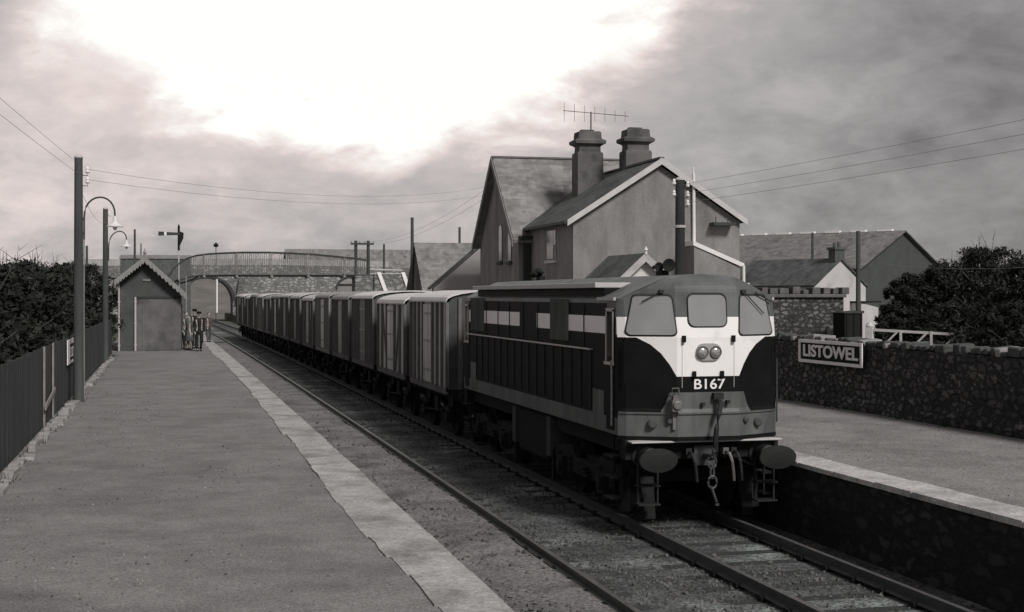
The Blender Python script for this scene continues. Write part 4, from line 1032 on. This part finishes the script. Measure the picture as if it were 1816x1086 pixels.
# chimneys on the wing ridge
def chimney(px, ytop, ybase, Yc, w):
    cpos = at(px, ytop, Yc); z1 = cpos.z; h = w/2; X = cpos.x
    prof = [(0, 1.0), (2.02, 1.0), (2.10, .97), (2.14, .84), (2.36, .82), (2.42, .94), (2.48, 1.17), (2.60, 1.20), (2.64, 1.12), (2.70, .90), (2.98, .86), (3.0, .80), (3.02, .70)]
    hh = 3.02; m = MB(); vs = []; fs = []
    for z, s in prof:
        zz = z1-hh+z; k = h*s/1.22*1.12
        vs += [(X-k, Yc-k*.8, zz), (X+k, Yc-k*.8, zz), (X+k, Yc+k*.8, zz), (X-k, Yc+k*.8, zz)]
    for i in range(len(prof)-1):
        for q in range(4): a = 4*i+q; b = 4*i+(q+1) % 4; fs.append((a, b, b+4, a+4))
    n = 4*(len(prof)-1); fs.append((n, n+1, n+2, n+3)); m.add(vs, fs)
    m.box(X-h*.9, X+h*.9, Yc-h*.7, Yc+h*.7, zap-2.2, z1-hh+.02)
    c = m.build('chimney', mat('chimney_render', .12, .95, .25, 1.5, .02, 14, stain=(.6, .9, .5)), hs)
    m = MB(); m.box(X-h*.5, X+h*.4, Yc-.16, Yc+.16, z1-.05, z1+.07); m.build('chimney_cap', SLATED, c)
    return X, z1
X1, Z1 = chimney(1042, 234, 330, 57.4, 1.22)
X2, Z2 = chimney(1127, 230, 300, 55.6, 1.22)
# white waste pipe down the gable, and lean-to with pale verge
p = [at(1231, 330, YF-.1), at(1231, 432, YF-.1)]
m = MB(); m.tube([at(1230, 308, YF-.12), p[1]], .065, 8); m.tube([at(1229, 296, YF-.12), at(1230, 312, YF-.12)], .03, 6); m.build('soil_pipe', mat('pipe_white', .75, .5, .05), hs)
YL = YF-1.3
A = at(1231, 434, YL); B = at(1317, 474, YL)
m = MB(); m.prism([(A.x, YL, .5), (B.x-.1, YL, .5), (B.x-.1, YL, B.z-.05), (A.x, YL, A.z-.05)], (0, 1.28, 0)); m.build('lean_to', PLASTER, hs)
m = MB(); m.prism([(A.x-.05, YL-.05, A.z-.03), (B.x+.05, YL-.05, B.z-.03), (B.x+.05, YL-.05, B.z+.14), (A.x-.05, YL-.05, A.z+.14)], (0, 1.33, 0)); m.build('lean_to_roof', mat('pipe_white', .75, .5, .05), hs)
m = MB(); m.tube([B+Vector((.0, -.1, .06)), B+Vector((.02, -.1, -3.0))], .06, 8); m.build('lean_to_downpipe', mat('pipe_white', .75, .5, .05), hs)
# bracket on the gable, right
a = at(1277, 397, YF); m = MB(); m.box(a.x-.45, a.x+.45, YF-.5, YF-.02, a.z-.09, a.z+.03); m.tube([(a.x-.3, YF-.3, a.z+.03), (a.x-.3, YF-.3, a.z+.25)], .02, 6); m.tube([(a.x+.2, YF-.3, a.z+.03), (a.x+.2, YF-.3, a.z+.3)], .02, 6); m.build('cable_bracket', IRON, hs)
# low annex behind the cross range, seen left of it
ax = at(858, 431, 67); al = at(762, 514, 67)
sla = (ax.z-al.z)/(ax.x-al.x); X_a = CX+3.2; z_a = ax.z+sla*(X_a-ax.x)
m = MB(); m.prism([(al.x+.2, 67, .5), (X_a, 67, .5), (X_a, 67, z_a-.1), (al.x+.2, 67, al.z+.2*sla-.1)], (0, .5, 0)); m.build('annex_wall', mat('render_lightened', .42, .92, .14, .6, stain=(.85, .6, .55)), hs)  # lighter than the house render: colour lifted to offset the range's shadow
m = MB(); m.prism([(al.x, 66.93, al.z), (X_a, 66.93, z_a), (X_a, 66.93, z_a+.10), (al.x, 66.93, al.z+.10)], (0, .64, 0)); m.build('annex_coping', SLATED, hs)
# porch hut on the right platform
ph = gable_building('platform_hut', (at(1141, 0, 42).x, 42, .93), R(0), 2.7, 3.4, 3.45-.93, at(1141, 452, 42).z-.93-.1, mat('hut_boards', .62, .8, .08, 3, streak=.2), SLATED, 'small dark-roofed hut with white gable between locomotive and station house', 'hut', zb=0, ov=.22, barge=mat('hut_barge', .42))
m = MB(); m.lathe((0, -.25, at(1141, 452, 42).z-.93), (0, 0, 1), [(.04, 0), (.04, .1), (.07, .14), (.01, .25)], 8); m.build('finial', CREAM, ph)
m = MB(); m.box(-.45, .45, -.03, .0, .05, 2.0); m.build('door', TIMB, ph)

# TV aerial
an = empty('tv_aerial', (X1+.15, 57.4, Z1), label='thin television aerial on the left chimney of the station house', cat='aerial')
m = MB(); m.tube([(0, 0, -.2), (0, 0, .85)], .028, 6); m.build('mast', IRON, an)
m = MB(); m.tube([(-1.2, .1, .88), (1.6, -.25, .68)], .014, 5); m.build('boom', IRON, an)
for k in range(7):
    t = k/6; c = Vector((-1.15+2.6*t, .1-.33*t, .87-.185*t)); l = .45-.2*t
    m = MB(); m.tube([c+Vector((0, 0, -l)), c+Vector((0, 0, l*.8))], .008, 4); m.build('aerial_rod', IRON, an)

# ------------------------------------------------------------------ right platform: telegraph pole, wall, name board
tp = at(1206, 320, 36.0)
pT = pole('telegraph_pole', tp.x, 36.0, .93, tp.z, .15, .125, 0, 'thick telegraph pole with white insulators standing in front of the station gable', 'pole', m=mat('pole_dark', .035, .85, .3, 3, .01, 25, streak=.12))
sp_ = []
for k, (dx, zz) in enumerate(((-.19, 323), (-.19, 343), (.20, 327), (.20, 344), (.20, 360))):
    sp_.append((dx, -.05, at(1206, zz, 36).z-.93-.08))
m = MB()
for s in sp_: m.tube([(0, -.05, s[2]-.03), (s[0], -.05, s[2]-.03), (s[0], -.05, s[2]+.02)], .012, 5)
m.build('insulator_hooks', IRON, pT); insul(pT, sp_)
m = MB(); m.lathe((0, 0, at(1206, 405, 36).z-.93), (0, 0, 1), [(.15, 0), (.165, .01), (.165, .07), (.15, .08)], 14); m.build('pole_band', LEDGE, pT)
WX = 14.9
wl = empty('stone_boundary_wall', (0, 0, 0), label='dark rubble stone wall with ragged cope behind the right platform', cat='wall')
m = MB(); vs = []; fs = []; rw = random.Random(4)
ys = [12+i*.22 for i in range(172)]; zsw = [.85, 1.05, 1.25, 1.45, 1.65, 1.85, 2.05, 2.25, 2.36]
for j, y in enumerate(ys):
    for z in zsw: vs.append((WX+noise.noise(Vector((y*1.7, z*3.1, 0)))*.05+(-.06 if z < 1.1 else 0), y, z))
    vs.append((WX+.5, y, 2.36+rw.uniform(-.02, .05)))
n = len(zsw)+1
for j in range(len(ys)-1):
    for i in range(n-1): fs.append((j*n+i, j*n+i+1, (j+1)*n+i+1, (j+1)*n+i))
vs += [(WX+.5, ys[0], .6), (WX+.5, ys[-1], .6)]
m.add(vs, fs); m.add([(WX, ys[-1], .8), (WX+.5, ys[-1], .8), (WX+.5, ys[-1], 2.36), (WX, ys[-1], 2.36)], [(0, 1, 2, 3)]); m.add([(WX+.5, ys[0], .6), (WX+.5, ys[-1], .6), (WX+.5, ys[-1], 2.38), (WX+.5, ys[0], 2.38)], [(0, 1, 2, 3)])
m.build('masonry', RUBBLE, wl, fix=False)
m = MB(); y = 12
while y < 49.5:
    l = rw.uniform(.16, .42); h = rw.uniform(.08, .19); w = rw.uniform(.38, .54)
    M = Matrix.Translation((WX+.25, y+l/2, 2.37+h/2)) @ Euler((rw.uniform(-.15, .15), rw.uniform(-.08, .08), rw.uniform(-.2, .2))).to_matrix().to_4x4()
    m.cbox((0, 0, 0), (w, l-.03, h), 0 if rw.random() < .8 else 1, M); y += l+(rw.uniform(.1, .3) if rw.random() < .12 else 0)
m.build('cope_stones', [mat('cope_dark', .075, .95, .4, 4, .02, 15), mat('cope_pale', .26, .95, .3, 4, .02, 15)], wl, bevel=.03)
# dark debris strip of shade-loving growth at the wall foot
n0 = on_x(1418, 602, WX-.12); n1 = on_x(1530, 610, WX-.12); nb_ = on_x(1418, 642, WX-.12)
nm = empty('station_name_board', (WX-.12, n1.y, 0), label='black station name board with white frame and letters LISTOWEL, on the stone wall', cat='sign')
LN = n0.y-n1.y; zt, zb_ = (n0.z+n1.z)/2, (nb_.z+on_x(1530, 651, WX-.12).z)/2
m = MB(); m.box(0, .04, 0, LN, zb_, zt); m.build('panel', BLK, nm)
m = MB(); t = .065
m.box(-.03, -.002, -.01, LN+.01, zt-t, zt+.01); m.box(-.03, -.002, -.01, LN+.01, zb_-.01, zb_+t); m.box(-.03, -.002, -.01, t+.02, zb_+t, zt-t); m.box(-.03, -.002, LN-t-.02, LN+.01, zb_+t, zt-t)
m.build('frame', mat('sign_white', .85, .6, .1), nm, bevel=.006)
text('LISTOWEL', 'letters', mat('sign_white', .85), nm, (-.012, LN/2, (zt+zb_)/2), (R(90), 0, R(-90)), LN-.42, (zt-zb_)*.55, .028, .008)
for y in (.4, LN-.4): MB().box(.041, .10, y, y+.08, zb_+.05, zt-.05).build('mounting_batten', BLKD, nm)

# ------------------------------------------------------------------ beyond the wall
DRY = .72
cw = empty('castellated_wall', (0, 0, 0), label='grey stone structure with battlement-like cope behind the name board', cat='wall')
cY = 52.0; a = at(1352, 520, cY); b = at(1496, 520, cY)
m = MB(); m.box(a.x, b.x, cY, cY+3.0, .3, at(1420, 528, cY).z); 
m.build('masonry', RUBBLE2, cw)
m = MB(); zt = at(1420, 528, cY).z; m.box(a.x-.1, b.x+.08, cY-.12, cY+3.1, zt, zt+.14); x = a.x-.05; k = 0
while x < b.x-.1:
    w = rw.uniform(.22, .42); m.box(x, x+w, cY-.1, cY+.5, zt+.14, zt+.14+rw.uniform(.16, .30)); x += w+rw.uniform(.05, .16)
m.build('battlements', mat('cope_mid', .12, .95, .35, 3, .02, 12), cw, bevel=.03)
q = at(1476, 590, cY); m = MB(); m.box(q.x-.25, q.x+.3, cY-.25, cY-.01, .5, at(1476, 578, cY).z); m.build('pier', CONC, cw)
bx = empty('coal_bunker', at(1514, 0, 50).xy.to_3d()+Vector((0, 0, DRY)), label='black box-like bunker below the pole, beside the castellated stone wall', cat='bunker')
zt = at(1514, 556, 50).z-DRY
m = MB(); m.box(-.38, .38, 0, 1.0, 0, zt); m.build('box', BLKD, bx, bevel=.02)
m = MB(); m.prism([(-.42, -.05, zt), (.42, -.05, zt), (.42, -.05, zt+.10), (-.42, -.05, zt+.03)], (0, 1.1, 0)); m.build('lid', mat('lid_dark', .05), bx)
m = MB()
for x in (-.3, 0, .3): m.box(x-.02, x+.02, -.02, -.002, 0, zt)
m.build('batten', BLK, bx)
# white gate
gY = 49.8; g0 = at(1549, 583, gY); g1 = at(1708, 592, gY-2.4)
gt = empty('field_gate', (g0.x, gY, DRY), math.atan2(g1.y-g0.y, g1.x-g0.x), label='white timber field gate with diagonal braces beyond the stone wall', cat='gate')
LG = (Vector((g1.x, g1.y))-Vector((g0.x, g0.y))).length; h = g0.z-DRY; h1 = g1.z-DRY
m = MB(); m.prism([(0, 0, h-.10), (LG, 0, h1-.09), (LG, 0, h1), (0, 0, h)], (0, .08, 0)); m.build('top_rail', BARGE, gt)
for t in (.28, .62): m = MB(); m.prism([(.02, 0, h*t), (LG, 0, h1*t), (LG, 0, h1*t+.07), (.02, 0, h*t+.07)], (0, .06, 0)); m.build('rail', mat('gate_grey', .2), gt)
for k in (1, 2): m = MB(); x = LG*(.34*k-.04); m.box(x, x+.09, -.03, -.002, .1, h-.08); m.build('upright', BARGE, gt)
for k in (0, 1, 2): m = MB(); x = LG*(.34*k+.28); m.prism([(x-.72, -.055, h-.78), (x-.62, -.055, h-.78), (x+.04, -.055, h-.11), (x-.06, -.055, h-.11)], (0, .02, 0)); m.build('brace', BARGE, gt)
m = MB(); m.box(LG, LG+.10, -.05, .09, -.2, h1+.18); m.build('end_post', BARGE, gt)
m = MB(); m.box(-.30, -.02, -.1, .18, -.2, h+.05); m.lathe((-.16, .04, h+.05), (0, 0, 1), [(.13, 0), (.16, .04), (.13, .10), (.09, .16), (.03, .2)], 14); m.build('gate_pier', mat('pier_white', .55, .8, .2, 4), gt)
# cottages and warehouse
def oriented(name, pa, Y, ylow, rz, w, l, ratio, wall_m, roof_m, label, cat, zb=.5, **k):
    """gable apex at photo point pa, at distance Y"""
    a = at(pa[0], pa[1], Y); ze = at(pa[0], ylow, Y).z
    return gable_building(name, (a.x, Y, zb), rz, w, l, ze-zb, a.z-zb-.14, wall_m, roof_m, label, cat, zb=0, **k), a
WHR = mat('cottage_whitewash', .50, .9, .12, 1.0, .01, 12, stain=(.8, .6, .55))
c1, a = oriented('white_cottage', (1490, 458), 84, 508, R(20), 4.8, 8, 0, WHR, SLATED, 'whitewashed cottage with dark slate roof and end chimney', 'cottage', ov=.12)
m = MB(); hh = a.z-.5; m.box(-.45, .45, .02, .6, hh-1.0, hh+.55); m.box(-.55, .55, -.06, .68, hh+.55, hh+.7); m.lathe((-.2, .3, hh+.7), (0, 0, 1), [(.12, 0), (.1, .3)], 8); m.lathe((.2, .3, hh+.7), (0, 0, 1), [(.12, 0), (.1, .35)], 8); m.build('chimney', mat('brick_dark', .09, .95, .3, 6), c1)
# small lean-to end
m = MB(); m.prism([(1.0, -.9, 0), (2.6, -.9, 0), (2.6, -.9, 2.2), (1.0, -.9, 2.5)], (0, .88, 0)); m.build('porch', WHR, c1)
m = MB(); m.box(.9, 2.8, -1.0, 0, 2.52, 2.62); m.build('porch_roof', BLKD, c1)
c2, a = oriented('dark_roofed_cottage', (1420, 466), 112, 500, R(52), 6, 14, 0, mat('cot2', .2), SLATED, 'low cottage with two pale chimneys left of the white cottage', 'cottage', ov=.1)
hh = a.z-.5
for yy, in ((7.4,), (11.0,)):
    m = MB(); m.box(-.5, .5, yy-.5, yy+.5, hh-.6, hh+.35); m.box(-.58, .58, yy-.58, yy+.58, hh+.35, hh+.48)
    c = m.build('chimney', CONC, c2)
    for q in (-.25, .2): m = MB(); m.lathe((q, yy, hh+.48), (0, 0, 1), [(.12, 0), (.1, .4)], 8); m.build('chimney_pot', mat('brick_dark', .09), c)
WA = at(1600, 408, 128)
w1 = gable_building('warehouse', (WA.x, 128, .5), R(36), 19, 27, 5.6, WA.z-.5-.2, mat('warehouse_wall', .075, .9, .2, .6), slate('warehouse_roof', .17, var=.1), 'large warehouse with dark end gable and broad pale roof', 'warehouse', zb=0, ov=.4)
m = MB()
for k in range(9): m.box(-.25, .25, 1.0+k*2.9, 1.0+k*2.9+1.6, WA.z-.5-.1, WA.z-.5+.12)
m.build('ridge_capping', WHT, w1)
wb = at(1400, 422, 150)
gable_building('back_shed', (wb.x, 152, .5), R(80), 14, 18, 5.5, wb.z-.7, PLASTD, slate('far_roof2', .13, var=.08), 'long dull roof behind the warehouse, next to the station house', 'shed', zb=0)

# ------------------------------------------------------------------ distant poles, signal, wires
def thin_pole(px, yt, Y, label, r=.13, zb=.7, arms=(), group='telegraph poles', m=mat('far_pole', .07)):
    p = at(px, yt, Y); q = empty('telegraph_pole', (p.x, Y, zb), label=label, cat='pole', group=group)
    a = MB(); a.tube([(0, 0, -.3), (0, 0, p.z-zb)], [r, r*.75], 10); a.build('pole', m, q, smooth=True)
    for k, (dz, w) in enumerate(arms):
        b = MB(); b.box(-w/2, w/2, -r-.05, -r+.02, p.z-zb-dz-.1, p.z-zb-dz); b.build('cross_arm', m, q)
        insul(q, [(x*w/2, -r, p.z-zb-dz) for x in (-.85, -.45, .45, .85)], IRONL)
    return q, p
thin_pole(731, 386, 88, 'tall bare pole at the left end of the goods shed')
thin_pole(815, 403, 106, 'short pole showing above the goods shed roof', r=.12)
thin_pole(681, 433, 125, 'thin bare pole above the footbridge stairs', r=.12)
thin_pole(239, 407, 140, 'bare pole rising behind the platform shelter', r=.14)
thin_pole(250, 432, 160, 'smaller pole just right of the one behind the shelter', r=.09)
thin_pole(154, 436, 120, 'far pole between the two platform lamp poles', r=.13)
thin_pole(1522, 410, 52, 'tall dark pole rising from behind the bunker', r=.11)
thin_pole(1441, 413, 88, 'pole in front of the warehouse roof', r=.11)
hp = at(631, 427, 118); hq = at(653, 427, 118)
H = empty('twin_pole', (hp.x, 118, .7), label='twin telegraph pole joined by a cross arm beside the footbridge landing', cat='pole')
w = hq.x-hp.x
for x in (0, w): m = MB(); m.tube([(x, 0, -.3), (x, 0, hp.z-.7)], [.16, .13], 10); m.build('pole', TIMB, H, smooth=True)
m = MB(); m.box(-.45, w+.45, -.2, -.1, hp.z-.7-.35, hp.z-.7-.2); m.build('cross_arm', TIMB, H); insul(H, [(x, -.15, hp.z-.7-.2) for x in (-.4, .3, w-.3, w+.4)], IRONL)
# semaphore signal
sg_ = at(317, 404, 128); S = empty('semaphore_signal', (sg_.x, 128, .7), label='semaphore signal with level arm above the footbridge end', cat='signal')
hz = sg_.z-.7
m = MB(); m.tube([(0, 0, -.2), (0, 0, hz-1.3)], .06, 8); m.build('post', LEDGE, S)
m = MB(); m.tube([(0, 0, hz-2.0), (0, 0, hz)], .10, 8); m.lathe((0, 0, hz), (0, 0, 1), [(.12, 0), (.10, .1), (.03, .3)], 8); m.build('post_top', BLKD, S)
m = MB(); m.prism([(.1, -.12, hz-.45), (-1.05, -.12, hz-.40), (-1.05, -.12, hz-.70), (.1, -.12, hz-.67)], (0, -.03, 0)); m.prism([(-1.25, -.12, hz-.38), (-1.75, -.12, hz-.36), (-1.75, -.12, hz-.74), (-1.25, -.12, hz-.72)], (0, -.03, 0)); m.build('signal_arm', mat('signal_dark', .05), S)
m = MB(); m.prism([(-1.05, -.125, hz-.42), (-1.25, -.125, hz-.41), (-1.25, -.125, hz-.70), (-1.05, -.125, hz-.69)], (0, -.028, 0)); m.build('arm_stripe', WHT, S)
m = MB(); m.prism([(.1, -.12, hz-.35), (.42, -.12, hz-.45), (.40, -.12, hz-.95), (.1, -.12, hz-1.6), (0, -.12, hz-1.2)], (0, -.05, 0)); m.build('spectacle', BLKD, S)
sb = at(383, 438, 150); S2 = empty('signal_lamp_post', (sb.x, 150, .7), label='round-topped post peeping over the footbridge railing', cat='post')
m = MB(); m.tube([(0, 0, -.2), (0, 0, sb.z-.7)], .04, 8); m.build('post', IRON, S2); m = MB(); m.lathe((0, 0, sb.z-.75), (0, 0, 1), [(.05, 0), (.25, .08), (.28, .25), (.12, .42), (.05, .5)], 10); m.build('lamp', BLKD, S2)

def wire(p, q, sag, label='thin overhead wire', r=.0042, group='overhead wires'):
    p, q = Vector(p), Vector(q); n = 14; pts = [p.lerp(q, i/n)-Vector((0, 0, sag*4*(i/n)*(1-i/n))) for i in range(n+1)]
    m = MB(); m.tube(pts, r, 4, cap=False); o = m.build('overhead_wire', WIREM, fix=False); return tag(o, label, 'wire', group)
pAt = PB+Vector((.21, 0, 5.62)); 
wire(pAt, on_x(868, 331, CX), .55, 'upper wire from the nearest lamp pole to the station gable')
wire(pAt-Vector((0, 0, .25)), on_x(866, 346, CX), .5, 'lower wire from the nearest lamp pole to the station gable')
for y, nmx in ((158, 'upper'), (190, 'lower')):
    p = PB+Vector((0, 0, 5.75 if y == 158 else 5.5)); e = p+(at(-40, y-28, 20.0)-p)*2.6; wire(p, e, .08, nmx+' wire from the nearest lamp pole off towards the viewer, left')
wire(PB+Vector((.1, 0, 5.0)), P2.xy.to_3d()+Vector((0, 0, 6.3)), .25, 'wire linking the two lamp poles on the left platform')
for k, y in enumerate((196, 221, 249)):
    s = sp_[k+2]; p = Vector((tp.x+s[0], 36, .93+s[2]+.1)); e = p+(at(1900, y-20+(0 if k else -2), 20)-p)*2.4; wire(p, e, .2, ['topmost', 'middle', 'lowest'][k]+' wire from the telegraph pole off to the upper right')
for k in range(2):
    wire(on_x(868, 331+k*15, CX), at(640, 428+k*3, 118), .8, ['upper', 'lower'][k]+' wire from the station gable to the twin pole', r=.007)
wire(at(1441, 420, 88), at(1522, 415, 52), .2, 'wire between the two poles by the cottages')
wire(at(1522, 462, 52), at(1860, 472, 40), .2, 'wire passing in front of the dark tree at right')

# ------------------------------------------------------------------ trees and bushes
LEAF = [mat('foliage_%s' % n_, c, .8, .45, 1.1, spec=.15) for n_, c in (('dark', (.017, .019, .016)), ('dusky', (.025, .028, .023)), ('mid', (.036, .039, .032)))]
def leaf_cluster(m, c, r, n, size, rnd, mis=(0, 1, 2), flat=.8, up=0.3):
    for i in range(n):
        d = Vector((rnd.gauss(0, 1), rnd.gauss(0, 1), rnd.gauss(0, 1))).normalized()
        p = c+Vector((d.x*r, d.y*r, d.z*r*flat))*(rnd.random()**.45)
        s = size*rnd.uniform(.5, 1.3); a = Vector((rnd.gauss(0, 1), rnd.gauss(0, 1), rnd.gauss(0, 1))).normalized(); b = a.cross(d+Vector((.01, .02, up))).normalized()
        o = len(m.v); m.v += [tuple(p-a*s), tuple(p+b*s*.45), tuple(p+a*s), tuple(p-b*s*.45)]; m.f.append([o, o+1, o+2, o+3]); m.m.append(rnd.choice(mis))
def tree(loc, h, w, label, seed, cat='tree', n=60, leaves=70, size=.13, bare=0, trunk_h=.3, group=None, name='bushy_tree'):
    rnd = random.Random(seed); root = empty(name, loc, label=label, cat=cat, group=group)
    t = MB(); t.tube([(0, 0, -.3), (rnd.uniform(-.1, .1), 0, h*.3), (rnd.uniform(-.2, .2), rnd.uniform(-.2, .2), h*.8)], [.16, .12, .04], 8)
    for i in range(7):
        a = rnd.random()*6.28; z = h*rnd.uniform(.12, .5); q = Vector((math.cos(a)*w*.36, math.sin(a)*w*.36, z+h*rnd.uniform(.15, .38)))
        t.tube([(0, 0, z), q*.5+Vector((0, 0, z*.55)), q], [.07, .045, .015], 6)
    t.build('trunk', BARK, root)
    m = MB()
    for i in range(n):
        a = rnd.random()*6.28; rr = math.sqrt(rnd.random())*w*.5; z = h*(trunk_h*.3+(1-trunk_h*.3)*rnd.random()**.8)
        env = (1-(z/h)**2.6)**.5 if z < h else 0
        rr *= max(.18, env)*rnd.uniform(.85, 1.15)
        leaf_cluster(m, Vector((math.cos(a)*rr, math.sin(a)*rr, z*.93)), rnd.uniform(.22, .5)*max(.6, w/5), leaves, size, rnd, mis=(rnd.choice((0, 0, 1)), rnd.choice((0, 1, 2))))
    m.build('crown', LEAF, root, fix=False)
    if bare:
        tw = MB()
        for i in range(bare):
            a = rnd.random()*6.28; r0 = rnd.random()*w*.38; p = Vector((math.cos(a)*r0, math.sin(a)*r0, h*.72)); d = Vector((rnd.gauss(0, .25), rnd.gauss(0, .25), 1)).normalized(); l = h*rnd.uniform(.22, .42)
            tw.tube([p, p+d*l*.5, p+d*l+Vector((rnd.gauss(0, .1), 0, 0))], [.022, .014, .005], 4, cap=False)
            for j in range(3):
                s = p+d*l*rnd.uniform(.4, .9); tw.tube([s, s+Vector((rnd.gauss(0, .25), rnd.gauss(0, .1), rnd.uniform(.1, .4)))], [.010, .004], 3, cap=False)
        tw.build('bare_twigs', BARK, root, fix=False)
    return root
Lt = [(6, 470, 30, 4.5), (40, 465, 38, 5), (-10, 480, 26, 4.2), (70, 472, 33, 4.6), (75, 466, 50, 6), (110, 478, 44, 5), (120, 462, 64, 6.5), (105, 470, 90, 8), (150, 474, 52, 4.5), (165, 470, 76, 6), (190, 478, 62, 4.4), (20, 474, 70, 8), (190, 466, 100, 7), (55, 462, 110, 10)]
kinds = ['dense dark bush', 'tall ragged dark bush', 'dark evergreen clump', 'dusky thicket tree']
wh = ['at the far left edge of the picture', 'over the fence left of the gate posts', 'cut by the left picture edge, nearest', 'directly above the pale gate posts', 'behind the gate posts, second row', 'just left of the nearest lamp pole', 'rising behind the nearest lamp pole', 'far back left of the lamp pole', 'between the two lamp poles, near the fence', 'between the two lamp poles, farther back', 'right behind the second lamp pole', 'far back at the left edge', 'beside the shelter roof, farthest', 'on the left skyline with bare twigs']
for i, (px, yt, Y, w) in enumerate(Lt):
    p = at(px, yt, Y); X = min(p.x, FX-.5-w*.42); p = Vector((X, Y, p.z))
    tree((X, Y, .7), p.z-.7+.15, w, '%s %s' % (kinds[i % 4], wh[i]), 100+i, n=46 if Y > 60 else 62, leaves=75, size=.11 if Y < 60 else .16, bare=(9 if i in (1, 4, 6, 7, 13) else 0), group='trees behind the fence', cat='tree')
# undergrowth mass behind the fence
m = MB(); rnd = random.Random(55)
for i in range(230):
    Y = 14+rnd.random()**.8*75; leaf_cluster(m, Vector((FX-.7-rnd.random()*3.2, Y, 1.3+rnd.random()*1.5)), .6, 70, .12, rnd)
tag(m.build('undergrowth', LEAF, fix=False), 'dark undergrowth filling the ground behind the board fence', 'undergrowth', kind='stuff')
Rt = [(1668, 470, 56, 4.4, 'dark bush left of the big tree, above the white gate'), (1606, 482, 60, 3.0, 'narrow dark bush nearest the white cottage'), (1752, 434, 55, 6.0, 'largest dark tree on the right skyline with bare twigs'), (1705, 452, 62, 5.5, 'dark tree between the gate bush and the largest tree'), (1825, 456, 46, 5.0, 'dark tree cut by the right picture edge'), (1700, 540, 53, 5.0, 'low dark shrub under the largest tree'), (1800, 540, 41, 4.4, 'low dark shrub near the right edge of the wall'), (1610, 548, 56, 3.6, 'low dark shrub right behind the white gate')]
for i, (px, yt, Y, w, lb) in enumerate(Rt):
    p = at(px, yt, Y); tree((p.x, Y, .7), p.z-.7+.1, w, lb, 300+i, n=125, leaves=120, size=.085, bare=6 if i in (2, 3) else 0, group='trees beyond the stone wall', trunk_h=.05)
# tufts of weed at the fence and wall foot
m = MB(); rnd = random.Random(31)
for i in range(2600):
    s_ = rnd.random() < .55; y = rnd.uniform(9, 62) if s_ else rnd.uniform(14, 50)
    if noise.noise(Vector((y*.8, 3 if s_ else 8, 0))) < .05: continue
    x = FX+.10+abs(rnd.gauss(0, .12)) if s_ else WX-.03-abs(rnd.gauss(0, .12)); h = rnd.uniform(.03, .14); a = rnd.random()*6.28; w = .010
    m.add([(x-math.cos(a)*w, y-math.sin(a)*w, .93), (x+math.cos(a)*w, y+math.sin(a)*w, .93), (x+rnd.uniform(-.05, .05), y+rnd.uniform(-.05, .05), .93+h)], [(0, 1, 2)])
tag(m.build('grass_tufts', WEED, fix=False), 'tufts of weed at the foot of the fence and the stone wall', 'weeds', kind='stuff')
# grit and dead leaves lying on the platforms
m = MB(); rnd = random.Random(41)
for i in range(3200):
    s_ = rnd.random() < .75; y = rnd.uniform(9, 45) if s_ else rnd.uniform(16, 40); x = rnd.uniform(-2.2, 2.0) if s_ else rnd.uniform(10.1, 14.7)
    if rnd.random() > .25+noise.noise(Vector((x*.7, y*.4, 5)))*1.2: continue
    r = rnd.uniform(.006, .018); q = Euler((rnd.random()*6, rnd.random()*6, rnd.random()*6)).to_matrix()
    m.add([tuple(q @ (p*r)+Vector((x, y, .934))) for p in ico], icf, rnd.choice((0, 0, 1)))
tag(m.build('grit', [GRAVEL, STONEK], fix=False), 'scattered grit on the platform surfaces', 'grit', kind='stuff')
# far woods along the horizon
m = MB(); rnd = random.Random(77)
for i in range(420):
    a = rnd.uniform(-1.0, 1.0); d_ = rnd.uniform(330, 560); X = math.sin(a)*d_; Y = math.cos(a)*d_
    if abs(X-6) < 14: continue
    leaf_cluster(m, Vector((X, Y, 2+rnd.random()*7)), rnd.uniform(3, 6), 60, .75, rnd, flat=.6)
tag(m.build('far_woods', LEAF, fix=False), 'low far-off woods along the horizon', 'woods', kind='stuff')
